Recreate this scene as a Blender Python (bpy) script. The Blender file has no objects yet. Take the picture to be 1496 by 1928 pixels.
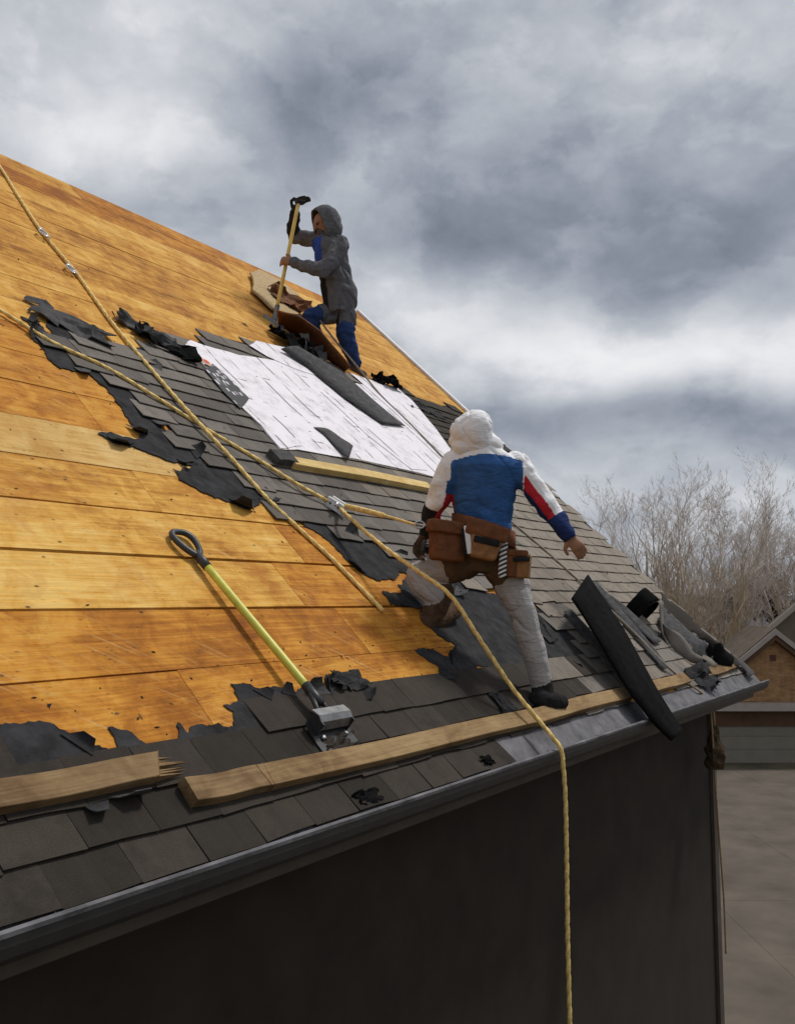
import bpy, bmesh, math, random
import numpy as np
from mathutils import Vector, Matrix, noise
from mathutils.geometry import tessellate_polygon
random.seed(7)
R = math.radians
scene = bpy.context.scene
COL = scene.collection
EAVE = 5.75                      # eave height above the ground
TH = R(43.3)                     # roof pitch
CT, ST = math.cos(TH), math.sin(TH)
RIDGE = 6.40                     # slope length
U0, U1 = -2.0, 8.97              # extent of the roof along the eave

# ------------------------------------------------------------------ camera
cam = bpy.data.cameras.new('camera')
camo = bpy.data.objects.new('camera', cam)
COL.objects.link(camo)
camo.location = (0, -2.0, EAVE + 0.748)
camo.rotation_euler = (R(90 + 5.577), 0, R(34.0 - 90))
cam.sensor_fit = 'HORIZONTAL'
cam.sensor_width = 36
cam.lens = 36 * 1700 / 1496
cam.clip_start = 0.05
cam.clip_end = 3000
scene.camera = camo

# ------------------------------------------------------------------ sun
SUN_DIR = Vector((0.44, -0.22, 0.87)).normalized()      # towards the sun
sl = bpy.data.lights.new('sun', 'SUN')
sl.energy = 2.35
sl.angle = R(10)
sl.color = (1.0, 0.965, 0.92)
so = bpy.data.objects.new('sun', sl)
COL.objects.link(so)
so.rotation_euler = (-SUN_DIR).to_track_quat('-Z', 'Y').to_euler()
so.location = (0, 0, 40)

# ------------------------------------------------------------------ exposure
scene.view_settings.view_transform = 'Standard'
scene.view_settings.look = 'None'
scene.view_settings.exposure = 0.0
scene.view_settings.gamma = 1.0
scene.view_settings.use_curve_mapping = False
scene.cycles.max_bounces = 6
scene.cycles.use_denoising = True

# ------------------------------------------------------------------ node helper
class NT:
    def __init__(s, tree):
        s.t = tree
    def n(s, typ, ins=None, **kw):
        nd = s.t.nodes.new(typ)
        for k, v in kw.items():
            setattr(nd, k, v)
        if ins:
            for k, v in ins.items():
                if isinstance(v, tuple) and len(v) == 2 and hasattr(v[0], 'outputs'):
                    s.t.links.new(v[0].outputs[v[1]], nd.inputs[k])
                elif hasattr(v, 'outputs'):
                    s.t.links.new(v.outputs[0], nd.inputs[k])
                else:
                    nd.inputs[k].default_value = v
        return nd
    def m(s, op, a, b=None, c=None, clamp=False):
        nd = s.t.nodes.new('ShaderNodeMath')
        nd.operation = op
        nd.use_clamp = clamp
        for i, v in enumerate((a, b, c)):
            if v is None:
                continue
            if isinstance(v, (int, float)):
                nd.inputs[i].default_value = v
            elif isinstance(v, tuple):
                s.t.links.new(v[0].outputs[v[1]], nd.inputs[i])
            else:
                s.t.links.new(v.outputs[0], nd.inputs[i])
        return nd
    def ramp(s, fac, stops):
        nd = s.t.nodes.new('ShaderNodeValToRGB')
        el = nd.color_ramp.elements
        while len(el) < len(stops):
            el.new(0.5)
        for e, (p, c) in zip(el, stops):
            e.position = p
            e.color = (c[0], c[1], c[2], 1) if isinstance(c, (tuple, list)) else (c, c, c, 1)
        if isinstance(fac, tuple):
            s.t.links.new(fac[0].outputs[fac[1]], nd.inputs[0])
        else:
            s.t.links.new(fac.outputs[0], nd.inputs[0])
        return nd
    def mix(s, fac, a, b, mode='MIX'):
        nd = s.t.nodes.new('ShaderNodeMix')
        nd.data_type = 'RGBA'
        nd.blend_type = mode
        for k, v in ((0, fac), (6, a), (7, b)):
            if isinstance(v, (int, float)):
                nd.inputs[k].default_value = v
            elif isinstance(v, tuple) and hasattr(v[0], 'outputs'):
                s.t.links.new(v[0].outputs[v[1]], nd.inputs[k])
            elif isinstance(v, tuple):
                nd.inputs[k].default_value = (v[0], v[1], v[2], 1)
            else:
                o = v.outputs[2] if v.bl_idname == 'ShaderNodeMix' else v.outputs[0]
                s.t.links.new(o, nd.inputs[k])
        return nd

# ------------------------------------------------------------------ sky
world = bpy.data.worlds.new('World')
scene.world = world
world.use_nodes = True
wt = world.node_tree
wt.nodes.clear()
W = NT(wt)
geo = W.n('ShaderNodeTexCoord')
sep = W.n('ShaderNodeSeparateXYZ', {0: (geo, 'Generated')})
rot = W.n('ShaderNodeVectorRotate', {0: (geo, 'Generated'), 'Angle': -R(34.0)}, rotation_type='Z_AXIS')
rs = W.n('ShaderNodeSeparateXYZ', {0: rot})
az0 = W.m('ARCTAN2', (rs, 1), (rs, 0))
el0 = W.m('ARCSINE', W.m('MINIMUM', W.m('MAXIMUM', (sep, 2), -0.999), 0.999))
wn = W.n('ShaderNodeTexNoise', {'Vector': (geo, 'Generated'), 'Scale': 3.6, 'Detail': 2.5, 'Roughness': 0.5})
wc = W.n('ShaderNodeSeparateColor', {0: (wn, 'Color')})
az = W.m('ADD', az0, W.m('MULTIPLY', W.m('SUBTRACT', (wc, 0), 0.5), 0.26))
el = W.m('ADD', el0, W.m('MULTIPLY', W.m('SUBTRACT', (wc, 1), 0.5), 0.15))
# (azimuth, elevation, half widths, strength): the cloud masses
CLOUDS = [
    (0.079,0.528, 0.12, 0.060, -0.33),
    (-0.069,0.533, 0.15, 0.06, -0.14),
    (0.255,0.580, 0.13, 0.05, 0.19),
    (0.365,0.484, 0.11, 0.045, 0.34),
    (0.297,0.452, 0.06, 0.035, 0.16),
    (0.420,0.532, 0.08, 0.05, 0.06),
    (0.127,0.451, 0.11, 0.04, -0.12),
    (-0.262,0.547, 0.20, 0.05, 0.10),
    (-0.165,0.449, 0.20, 0.050, -0.12),
    (-0.313,0.363, 0.22, 0.055, -0.24),
    (-0.092,0.389, 0.18, 0.042, -0.20),
    (0.197,0.400, 0.10, 0.03, -0.08),
    (-0.019,0.297, 0.09, 0.05, 0.17),
    (-0.186,0.281, 0.12, 0.034, 0.34),
    (-0.331,0.249, 0.13, 0.032, 0.34),
    (-0.179,0.236, 0.10, 0.025, 0.08),
    (-0.155,0.191, 0.16, 0.028, -0.20),
    (-0.361,0.179, 0.20, 0.030, -0.17),
    (-0.183,0.130, 0.16, 0.035, 0.10),
    (-0.368,0.082, 0.30, 0.05, 0.12),
]
lum = None
for (a, e, sa, se, k) in CLOUDS:
    da = W.m('DIVIDE', W.m('SUBTRACT', az, a), sa)
    de = W.m('DIVIDE', W.m('SUBTRACT', el, e), se)
    g = W.m('POWER', 2.718, W.m('MULTIPLY', W.m('ADD', W.m('MULTIPLY', da, da), W.m('MULTIPLY', de, de)), -1.0))
    lum = W.m('MULTIPLY_ADD', g, k, lum if lum is not None else 0.56)
azs = W.m('MULTIPLY_ADD', W.m('SUBTRACT', az, az0), 0.35, az0)
els = W.m('MULTIPLY_ADD', W.m('SUBTRACT', el, el0), 0.35, el0)
cv = W.n('ShaderNodeCombineXYZ', {0: azs, 1: W.m('MULTIPLY', els, 1.5), 2: 0.3})
n1 = W.n('ShaderNodeTexNoise', {'Vector': cv, 'Scale': 6.5, 'Detail': 11.0, 'Roughness': 0.61, 'Distortion': 0.0})
n3 = W.n('ShaderNodeTexNoise', {'Vector': cv, 'Scale': 9.0, 'Detail': 6.0, 'Roughness': 0.52})
bil = W.m('ABSOLUTE', W.m('MULTIPLY', W.m('SUBTRACT', (n3, 0), 0.5), 2.0))
n2 = W.n('ShaderNodeTexNoise', {'Vector': cv, 'Scale': 2.2, 'Detail': 4.0, 'Roughness': 0.5})
lum = W.m('ADD', lum, W.m('MULTIPLY', W.m('SUBTRACT', (n1, 0), 0.5), 0.55))
lum = W.m('ADD', lum, W.m('MULTIPLY', W.m('SUBTRACT', (n2, 0), 0.5), 0.18))
lum = W.m('ADD', lum, W.m('MULTIPLY', W.m('SUBTRACT', bil, 0.22), 0.22))
n4 = W.n('ShaderNodeTexNoise', {'Vector': cv, 'Scale': 7.5, 'Detail': 9.0, 'Roughness': 0.55})
puff = W.ramp((n4, 0), [(0.47, 0.0), (0.54, 1.0)])
lum = W.m('ADD', lum, W.m('MULTIPLY', W.m('SUBTRACT', puff, 0.5), 0.085))
ccol = W.ramp(lum, [(0.0, (0.13, 0.15, 0.185)), (0.25, (0.245, 0.275, 0.335)), (0.45, (0.39, 0.42, 0.475)),
                    (0.65, (0.565, 0.59, 0.63)), (0.85, (0.76, 0.77, 0.80)), (1.0, (0.88, 0.88, 0.89))])
nish = W.n('ShaderNodeTexSky', sky_type='NISHITA', sun_disc=False)
nish.sun_elevation = math.asin(SUN_DIR.z)
nish.sun_rotation = math.atan2(SUN_DIR.x, SUN_DIR.y)
bg1 = W.n('ShaderNodeBackground', {'Color': nish, 'Strength': 0.08})
bg2 = W.n('ShaderNodeBackground', {'Color': ccol, 'Strength': 1.0})
ms = W.n('ShaderNodeMixShader', {0: 0.96, 1: bg1, 2: bg2})
W.n('ShaderNodeOutputWorld', {0: ms})

# ------------------------------------------------------------------ geometry helpers
def rp(u, v, w=0.0):
    """roof coordinates (along the eave, up the slope, off the slope) to the world"""
    return Vector((u, v * CT - w * ST, EAVE + v * ST + w * CT))

def rpt(p):
    return rp(*p)

ROOF_ROT = Matrix(((1, 0, 0), (0, CT, -ST), (0, ST, CT)))

def wloc(o):
    p = Vector((0, 0, 0))
    while o is not None:
        p += o.location
        o = o.parent
    return p

def tag(o, label=None, cat=None, group=None, kind=None):
    if label: o['label'] = label
    if cat: o['category'] = cat
    if group: o['group'] = group
    if kind: o['kind'] = kind
    return o

def thing(name, loc, label, cat, group=None):
    o = bpy.data.objects.new(name, None)
    o.empty_display_size = 0.1
    COL.objects.link(o)
    o.location = loc
    return tag(o, label, cat, group)

def mesh_obj(name, V, F, mats, parent=None, smooth=False, mi=None, origin=None):
    """V in world coordinates; the object sits under its parent or at its own base"""
    V = [Vector(v) for v in V]
    if parent is not None:
        base = wloc(parent)
        loc = Vector((0, 0, 0))
    else:
        base = Vector(origin) if origin is not None else min(V, key=lambda q: q.z).copy()
        loc = base
    me = bpy.data.meshes.new(name)
    me.from_pydata([tuple(v - base) for v in V], [], F)
    if not isinstance(mats, (list, tuple)):
        mats = [mats]
    for m in mats:
        me.materials.append(m)
    if mi is not None:
        me.polygons.foreach_set('material_index', mi)
    if smooth:
        me.polygons.foreach_set('use_smooth', [True] * len(me.polygons))
    me.update()
    o = bpy.data.objects.new(name, me)
    COL.objects.link(o)
    if parent is not None:
        o.parent = parent
    o.location = loc
    return o

class MB:
    """collects shapes of one mesh"""
    def __init__(s):
        s.V, s.F, s.M = [], [], []
    def add(s, V, F, m=0):
        k = len(s.V)
        s.V += [Vector(v) for v in V]
        s.F += [tuple(i + k for i in f) for f in F]
        s.M += [m] * len(F)
    def box8(s, p, m=0):
        s.add(p, [(0, 3, 2, 1), (4, 5, 6, 7), (0, 1, 5, 4), (1, 2, 6, 5), (2, 3, 7, 6), (3, 0, 4, 7)], m)
    def box(s, a, b, m=0):
        x0, y0, z0 = a
        x1, y1, z1 = b
        s.box8([(x0, y0, z0), (x1, y0, z0), (x1, y1, z0), (x0, y1, z0), (x0, y0, z1), (x1, y0, z1), (x1, y1, z1), (x0, y1, z1)], m)
    def obox(s, c, ax, ay, az_, m=0):
        """box by centre and three half axes"""
        c, ax, ay, az_ = Vector(c), Vector(ax), Vector(ay), Vector(az_)
        s.box8([c - ax - ay - az_, c + ax - ay - az_, c + ax + ay - az_, c - ax + ay - az_,
                c - ax - ay + az_, c + ax - ay + az_, c + ax + ay + az_, c - ax + ay + az_], m)
    def tube(s, pts, rad, n=8, m=0, caps=True):
        pts = [Vector(p) for p in pts]
        if isinstance(rad, (int, float)):
            rad = [rad] * len(pts)
        V, F = [], []
        up = None
        for i, p in enumerate(pts):
            t = (pts[min(i + 1, len(pts) - 1)] - pts[max(i - 1, 0)]).normalized()
            if up is None:
                up = t.orthogonal().normalized()
            up = (up - t * up.dot(t))
            up = up.normalized() if up.length > 1e-6 else t.orthogonal().normalized()
            sd = t.cross(up)
            for j in range(n):
                a = 2 * math.pi * j / n
                V.append(p + (up * math.cos(a) + sd * math.sin(a)) * rad[i])
        for i in range(len(pts) - 1):
            for j in range(n):
                F.append((i * n + j, i * n + (j + 1) % n, (i + 1) * n + (j + 1) % n, (i + 1) * n + j))
        if caps:
            F.append(tuple(reversed(range(n))))
            F.append(tuple((len(pts) - 1) * n + j for j in range(n)))
        s.add(V, F, m)
    def build(s, name, mats, parent=None, smooth=False, origin=None):
        return mesh_obj(name, s.V, s.F, mats, parent, smooth, s.M, origin)

def catmull(P, step):
    P = [Vector(p) for p in P]
    out = []
    for i in range(len(P) - 1):
        a, b, c, d = P[max(i - 1, 0)], P[i], P[i + 1], P[min(i + 2, len(P) - 1)]
        n = max(2, int((c - b).length / step))
        for k in range(n):
            t = k / n
            out.append(0.5 * ((2 * b) + (c - a) * t + (2 * a - 5 * b + 4 * c - d) * t * t + (3 * b - a - 3 * c + d) * t ** 3))
    out.append(P[-1])
    return out

def inside(u, v, poly):
    c = False
    n = len(poly)
    for i in range(n):
        x0, y0 = poly[i][0], poly[i][1]
        x1, y1 = poly[(i + 1) % n][0], poly[(i + 1) % n][1]
        if (y0 > v) != (y1 > v) and u < (x1 - x0) * (v - y0) / (y1 - y0) + x0:
            c = not c
    return c

def ragged(poly, amp=0.16, levels=2, rnd=random):
    for _ in range(levels):
        out = []
        n = len(poly)
        for i in range(n):
            a, b = poly[i], poly[(i + 1) % n]
            out.append(a)
            dx, dy = b[0] - a[0], b[1] - a[1]
            L = math.hypot(dx, dy)
            if L > 0.02:
                k = rnd.uniform(-amp, amp)
                t = rnd.uniform(0.35, 0.65)
                out.append((a[0] + dx * t - dy * k, a[1] + dy * t + dx * k, (a[2] + b[2]) / 2))
        poly = out
    return poly

def slab(poly, w, thick, mats, name, parent=None, wob=0.0, mbm=0):
    """a flat torn sheet lying on the slope, with thickness"""
    n = len(poly)
    top, bot = [], []
    for p in poly:
        k = w + p[2] + (noise.noise(Vector((p[0] * 5, p[1] * 5, 1.7))) * wob if wob else 0)
        top.append(rp(p[0], p[1], k + thick))
        bot.append(rp(p[0], p[1], k))
    tri = tessellate_polygon([[Vector((p[0], p[1], 0)) for p in poly]])
    F = []
    for t in tri:
        a, b, c = t
        ar = (poly[b][0] - poly[a][0]) * (poly[c][1] - poly[a][1]) - (poly[c][0] - poly[a][0]) * (poly[b][1] - poly[a][1])
        if abs(ar) < 1e-9: continue
        if ar < 0: a, c = c, a
        F.append((a, b, c))
        F.append((n + a, n + c, n + b))
    ar = sum(poly[i][0] * poly[(i + 1) % n][1] - poly[(i + 1) % n][0] * poly[i][1] for i in range(n))
    for i in range(n):
        j = (i + 1) % n
        F.append((i, n + i, n + j, j) if ar > 0 else (j, n + j, n + i, i))
    return mesh_obj(name, top + bot, F, mats, parent)

def grid_sheet(name, fn, nu, nv, thick, mat, parent=None, smooth=True, keep=None):
    """fn(s,t) -> world point; a curved sheet with real thickness"""
    P = [[Vector(fn(i / nu, j / nv)) for j in range(nv + 1)] for i in range(nu + 1)]
    V, F = [], []
    idx = lambda i, j: i * (nv + 1) + j
    N = []
    for i in range(nu + 1):
        for j in range(nv + 1):
            a = P[min(i + 1, nu)][j] - P[max(i - 1, 0)][j]
            b = P[i][min(j + 1, nv)] - P[i][max(j - 1, 0)]
            nn = a.cross(b)
            N.append(nn.normalized() if nn.length > 1e-9 else Vector((0, 0, 1)))
            V.append(P[i][j])
    K = len(V)
    V += [V[k] + N[k] * thick for k in range(K)]
    cells = set()
    for i in range(nu):
        for j in range(nv):
            if keep is None or keep((i + .5) / nu, (j + .5) / nv):
                cells.add((i, j))
    for (i, j) in cells:
        q = (idx(i, j), idx(i + 1, j), idx(i + 1, j + 1), idx(i, j + 1))
        F.append(tuple(reversed(q)))
        F.append(tuple(K + k for k in q))
        for (di, dj, a, b) in ((-1, 0, q[3], q[0]), (1, 0, q[1], q[2]), (0, -1, q[0], q[1]), (0, 1, q[2], q[3])):
            if (i + di, j + dj) not in cells:
                F.append((a, b, K + b, K + a))
    used = sorted({k for f in F for k in f})
    mp = {k: n for n, k in enumerate(used)}
    return mesh_obj(name, [V[k] for k in used], [tuple(mp[k] for k in f) for f in F], mat, parent, smooth)

# ------------------------------------------------------------------ materials
def mat(name, rough=0.8, spec=0.3, metal=0.0):
    m = bpy.data.materials.new(name)
    m.use_nodes = True
    m.node_tree.nodes.clear()
    N = NT(m.node_tree)
    b = N.n('ShaderNodeBsdfPrincipled', {'Roughness': rough, 'Specular IOR Level': spec, 'Metallic': metal})
    N.n('ShaderNodeOutputMaterial', {0: b})
    N.b = b
    return m, N

def setc(N, c):
    if isinstance(c, tuple):
        N.b.inputs['Base Color'].default_value = (c[0], c[1], c[2], 1)
    else:
        o = c.outputs[2] if c.bl_idname == 'ShaderNodeMix' else c.outputs[0]
        N.t.links.new(o, N.b.inputs['Base Color'])

def bump(N, h, strength=0.5, dist=0.01):
    bn = N.n('ShaderNodeBump', {'Strength': strength, 'Distance': dist})
    if isinstance(h, tuple):
        N.t.links.new(h[0].outputs[h[1]], bn.inputs['Height'])
    else:
        N.t.links.new(h.outputs[0], bn.inputs['Height'])
    N.t.links.new(bn.outputs[0], N.b.inputs['Normal'])

def roofvec(N):
    """position turned into roof coordinates"""
    g = N.n('ShaderNodeNewGeometry')
    r = N.n('ShaderNodeVectorRotate', {0: (g, 'Position'), 'Angle': -TH}, rotation_type='X_AXIS')
    return r

def simple(name, c, rough=0.8, var=0.25, scale=30.0, spec=0.3, metal=0.0, bmp=0.0, bscale=None, rnd=0.0, dist=0.004):
    """a plain colour with fine wear and grain"""
    m, N = mat(name, rough, spec, metal)
    g = N.n('ShaderNodeNewGeometry')
    n1 = N.n('ShaderNodeTexNoise', {'Vector': (g, 'Position'), 'Scale': scale, 'Detail': 6.0, 'Roughness': 0.6})
    lo = tuple(k * (1 - var) for k in c)
    hi = tuple(min(1, k * (1 + var)) for k in c)
    col = N.ramp((n1, 0), [(0.3, lo), (0.7, hi)])
    if rnd:
        oi = N.n('ShaderNodeObjectInfo')
        k = N.m('MULTIPLY_ADD', (oi, 'Random'), 2 * rnd, 1 - rnd)
        cc = N.n('ShaderNodeCombineColor', {0: k, 1: k, 2: k})
        col = N.mix(1.0, col, cc, 'MULTIPLY')
    setc(N, col)
    if bmp:
        n2 = N.n('ShaderNodeTexNoise', {'Vector': (g, 'Position'), 'Scale': bscale or scale * 3, 'Detail': 4.0})
        bump(N, (n2, 0), bmp, dist)
    return m

def wood_mat(name, cols, stain=(0.30, 0.10, 0.02), nails=True, grainscale=1.0, rnd=0.07):
    m, N = mat(name, 0.8, 0.18)
    r = roofvec(N)
    oi = N.n('ShaderNodeObjectInfo')
    off = N.n('ShaderNodeCombineXYZ', {0: N.m('MULTIPLY', (oi, 'Random'), 37.0), 1: N.m('MULTIPLY', (oi, 'Random'), 11.0)})
    p = N.n('ShaderNodeVectorMath', {0: r, 1: off}, operation='ADD')
    st = N.n('ShaderNodeVectorMath', {0: p, 1: (1.6 * grainscale, 26.0 * grainscale, 26.0)}, operation='MULTIPLY')
    grain = N.n('ShaderNodeTexNoise', {'Vector': st, 'Scale': 1.0, 'Detail': 7.0, 'Roughness': 0.62, 'Distortion': 1.4})
    st2 = N.n('ShaderNodeVectorMath', {0: p, 1: (6.0, 150.0, 100.0)}, operation='MULTIPLY')
    fine = N.n('ShaderNodeTexNoise', {'Vector': st2, 'Scale': 1.0, 'Detail': 3.0, 'Roughness': 0.6})
    big = N.n('ShaderNodeTexNoise', {'Vector': r, 'Scale': 1.1, 'Detail': 6.0, 'Roughness': 0.6, 'Distortion': 0.8})
    mott = N.n('ShaderNodeTexNoise', {'Vector': p, 'Scale': 7.0, 'Detail': 6.0, 'Roughness': 0.68, 'Distortion': 0.6})
    f = N.m('MULTIPLY_ADD', (grain, 0), 0.55, N.m('MULTIPLY_ADD', (big, 0), 0.60, N.m('MULTIPLY', (mott, 0), 0.60)))
    f = N.m('ADD', f, N.m('MULTIPLY_ADD', (oi, 'Random'), rnd * 2, -rnd - 0.37))
    col = N.ramp(f, [(0.30, cols[0]), (0.44, cols[1]), (0.56, cols[2]), (0.72, cols[3])])
    # fine fibres
    ff = N.ramp((fine, 0), [(0.35, 0.80), (0.62, 1.05)])
    col = N.mix(0.75, col, ff, 'MULTIPLY')
    # old water stains round the nails
    sn = N.n('ShaderNodeTexNoise', {'Vector': r, 'Scale': 2.3, 'Detail': 7.0, 'Roughness': 0.66, 'Distortion': 0.5})
    sm = N.ramp((sn, 0), [(0.54, 0.0), (0.70, 0.70)])
    col = N.mix((sm, 0), col, stain)
    if nails:
        # nail holes and specks left by the old shingles, in courses along the slope
        nv = N.n('ShaderNodeVectorMath', {0: r, 1: (9.0, 15.0, 0.0)}, operation='MULTIPLY')
        vo = N.n('ShaderNodeTexVoronoi', {'Vector': nv, 'Scale': 1.0, 'Randomness': 0.95})
        spot = N.ramp((vo, 'Distance'), [(0.055, 1.0), (0.12, 0.0)])
        pick = N.ramp((N.n('ShaderNodeSeparateColor', {0: (vo, 'Color')}), 0), [(0.30, 0.0), (0.35, 1.0)])
        sp = N.m('MULTIPLY', spot, pick)
        col = N.mix(N.m('MULTIPLY', sp, 0.85), col, (0.035, 0.018, 0.008))
        nv2 = N.n('ShaderNodeVectorMath', {0: r, 1: (22.0, 70.0, 0.0)}, operation='MULTIPLY')
        vo2 = N.n('ShaderNodeTexVoronoi', {'Vector': nv2, 'Scale': 1.0, 'Randomness': 1.0})
        dash = N.ramp((vo2, 'Distance'), [(0.10, 1.0), (0.22, 0.0)])
        pk2 = N.ramp((N.n('ShaderNodeSeparateColor', {0: (vo2, 'Color')}), 1), [(0.52, 0.0), (0.57, 1.0)])
        cl = N.ramp((N.n('ShaderNodeTexNoise', {'Vector': r, 'Scale': 3.0, 'Detail': 3.0}), 0), [(0.42, 0.0), (0.60, 1.0)])
        d2 = N.m('MULTIPLY', N.m('MULTIPLY', dash, pk2), cl)
        col = N.mix(N.m('MULTIPLY', d2, 0.85), col, (0.10, 0.05, 0.02))
        # scuffs
        rot2 = N.n('ShaderNodeVectorRotate', {0: r, 'Angle': R(38)}, rotation_type='Z_AXIS')
        sv = N.n('ShaderNodeVectorMath', {0: rot2, 1: (3.0, 55.0, 0.0)}, operation='MULTIPLY')
        sc = N.n('ShaderNodeTexNoise', {'Vector': sv, 'Scale': 1.0, 'Detail': 4.0, 'Roughness': 0.6})
        sf = N.m('MULTIPLY', N.ramp((sc, 0), [(0.54, 0.0), (0.66, 0.42)]), cl)
        col = N.mix(sf, col, (0.62, 0.40, 0.17))
    setc(N, col)
    bump(N, N.m('ADD', N.m('MULTIPLY', (grain, 0), 0.6), (fine, 0)), 0.35, 0.003)
    return m

def shingle_mat(name, c, rnd=0.30, warm=0.0):
    m, N = mat(name, 0.92, 0.15)
    r = roofvec(N)
    oi = N.n('ShaderNodeObjectInfo')
    gr = N.n('ShaderNodeTexNoise', {'Vector': r, 'Scale': 320.0, 'Detail': 2.0, 'Roughness': 0.7})
    md = N.n('ShaderNodeTexNoise', {'Vector': r, 'Scale': 9.0, 'Detail': 5.0, 'Roughness': 0.6})
    sv = N.n('ShaderNodeVectorMath', {0: r, 1: (30.0, 3.0, 3.0)}, operation='MULTIPLY')
    sk = N.n('ShaderNodeTexNoise', {'Vector': sv, 'Scale': 1.0, 'Detail': 4.0, 'Roughness': 0.6})
    f = N.m('ADD', N.m('MULTIPLY', (gr, 0), 1.05), N.m('ADD', N.m('MULTIPLY', (md, 0), 0.4), N.m('MULTIPLY', (sk, 0), 0.35)))
    k = N.m('MULTIPLY', N.m('MULTIPLY_ADD', (oi, 'Random'), 2 * rnd, 1 - rnd), N.m('MULTIPLY_ADD', f, 1.35, -0.18))
    cc = N.n('ShaderNodeCombineColor', {0: k, 1: k, 2: k})
    # worn patches where the granules are gone
    pt = N.ramp((N.n('ShaderNodeTexNoise', {'Vector': r, 'Scale': 4.0, 'Detail': 7.0, 'Roughness': 0.7}), 0), [(0.52, 0.0), (0.66, 0.65)])
    col = N.mix(1.0, (c[0], c[1], c[2]), cc, 'MULTIPLY')
    col = N.mix((pt, 0), col, (c[0] * 0.55, c[1] * 0.56, c[2] * 0.58))
    setc(N, col)
    bump(N, (gr, 0), 0.45, 0.003)
    return m

def weave(name, c, var=0.15, bmp=0.3, scale=12.0, rough=0.9):
    """cloth: soft blotches plus a fine weave"""
    m, N = mat(name, rough, 0.12)
    g = N.n('ShaderNodeNewGeometry')
    n1 = N.n('ShaderNodeTexNoise', {'Vector': (g, 'Position'), 'Scale': scale, 'Detail': 6.0, 'Roughness': 0.65})
    col = N.ramp((n1, 0), [(0.3, tuple(k * (1 - var) for k in c)), (0.7, tuple(min(1, k * (1 + var)) for k in c))])
    setc(N, col)
    sv = N.n('ShaderNodeVectorMath', {0: (g, 'Position'), 1: (9.0, 9.0, 26.0)}, operation='MULTIPLY')
    n2 = N.n('ShaderNodeTexNoise', {'Vector': sv, 'Scale': 1.0, 'Detail': 4.0, 'Roughness': 0.5, 'Distortion': 1.2})
    n3 = N.n('ShaderNodeTexNoise', {'Vector': (g, 'Position'), 'Scale': 400.0, 'Detail': 1.0})
    bump(N, N.m('ADD', (n2, 0), N.m('MULTIPLY', (n3, 0), 0.12)), bmp, 0.03)
    return m

GOLD = [(0.28, 0.105, 0.014), (0.50, 0.225, 0.032), (0.67, 0.355, 0.066), (0.78, 0.50, 0.145)]
M = {}
M['deck'] = wood_mat('golden_sheathing', GOLD, stain=(0.40, 0.135, 0.018))
M['deck_amber'] = wood_mat('amber_sheathing', [(0.25, 0.080, 0.008), (0.40, 0.145, 0.014), (0.57, 0.245, 0.030), (0.68, 0.36, 0.065)], stain=(0.26, 0.075, 0.010))
M['deck_pale'] = wood_mat('pale_sheathing', [(0.36, 0.17, 0.035), (0.52, 0.28, 0.07), (0.62, 0.38, 0.12), (0.70, 0.48, 0.19)], stain=(0.45, 0.22, 0.05))
M['lumber'] = wood_mat('toe_board_lumber', [(0.12, 0.065, 0.028), (0.20, 0.12, 0.053), (0.28, 0.18, 0.082), (0.36, 0.245, 0.12)], stain=(0.11, 0.055, 0.025), nails=False)
M['dusky'] = wood_mat('shade_toned_lumber', [(0.09, 0.05, 0.022), (0.16, 0.095, 0.043), (0.23, 0.145, 0.068), (0.30, 0.20, 0.10)], stain=(0.06, 0.032, 0.016), nails=False)  # darker copy of the toe board lumber, shade put into its colour
M['fresh'] = wood_mat('fresh_lumber', [(0.55, 0.36, 0.12), (0.66, 0.47, 0.18), (0.74, 0.56, 0.26), (0.8, 0.64, 0.36)], stain=(0.5, 0.3, 0.1), nails=False)
M['oldwood'] = wood_mat('brown_torn_board', [(0.09, 0.035, 0.012), (0.14, 0.055, 0.02), (0.19, 0.075, 0.03), (0.25, 0.12, 0.05)], nails=False)
M['shingle'] = shingle_mat('grey_brown_shingle', (0.150, 0.132, 0.115))
M['shingle_tan'] = shingle_mat('tan_shingle', (0.215, 0.185, 0.150), rnd=0.16)
M['shingle_dark_shade'] = shingle_mat('dark_shade_shingle', (0.040, 0.033, 0.0265))  # on the lower courses, shade toward the eave is put into this colour
M['felt'] = simple('black_felt', (0.030, 0.0295, 0.031), 0.92, 0.55, 11.0, spec=0.15, bmp=0.9, bscale=7, dist=0.03)
M['felt_grey'] = simple('grey_felt', (0.075, 0.072, 0.072), 0.92, 0.4, 24.0, spec=0.15, bmp=0.6, bscale=16, dist=0.012)
M['black'] = simple('black_strip', (0.008, 0.008, 0.008), 1.0, 0.4, 20.0, spec=0.05, bmp=0.2)
M['under'] = simple('dark_attic', (0.02, 0.014, 0.01), 0.9)
M['rope'] = simple('yellow_rope', (0.78, 0.54, 0.19), 0.8, 0.30, 60.0, bmp=0.4, bscale=300)
M['rope_grey'] = simple('grey_cord', (0.26, 0.22, 0.17), 0.8, 0.3, 60.0)
M['rope_tan'] = simple('tan_rope', (0.33, 0.23, 0.12), 0.8, 0.3, 60.0)
M['white_metal'] = simple('white_painted_metal', (0.74, 0.74, 0.76), 0.45, 0.12, 20.0, spec=0.5)
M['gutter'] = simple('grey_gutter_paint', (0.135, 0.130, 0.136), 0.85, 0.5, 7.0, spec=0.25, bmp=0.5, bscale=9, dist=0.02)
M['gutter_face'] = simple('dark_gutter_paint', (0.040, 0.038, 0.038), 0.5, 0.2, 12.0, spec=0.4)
M['steel'] = simple('worn_steel', (0.20, 0.20, 0.20), 0.5, 0.35, 25.0, metal=0.6, spec=0.5)
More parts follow.
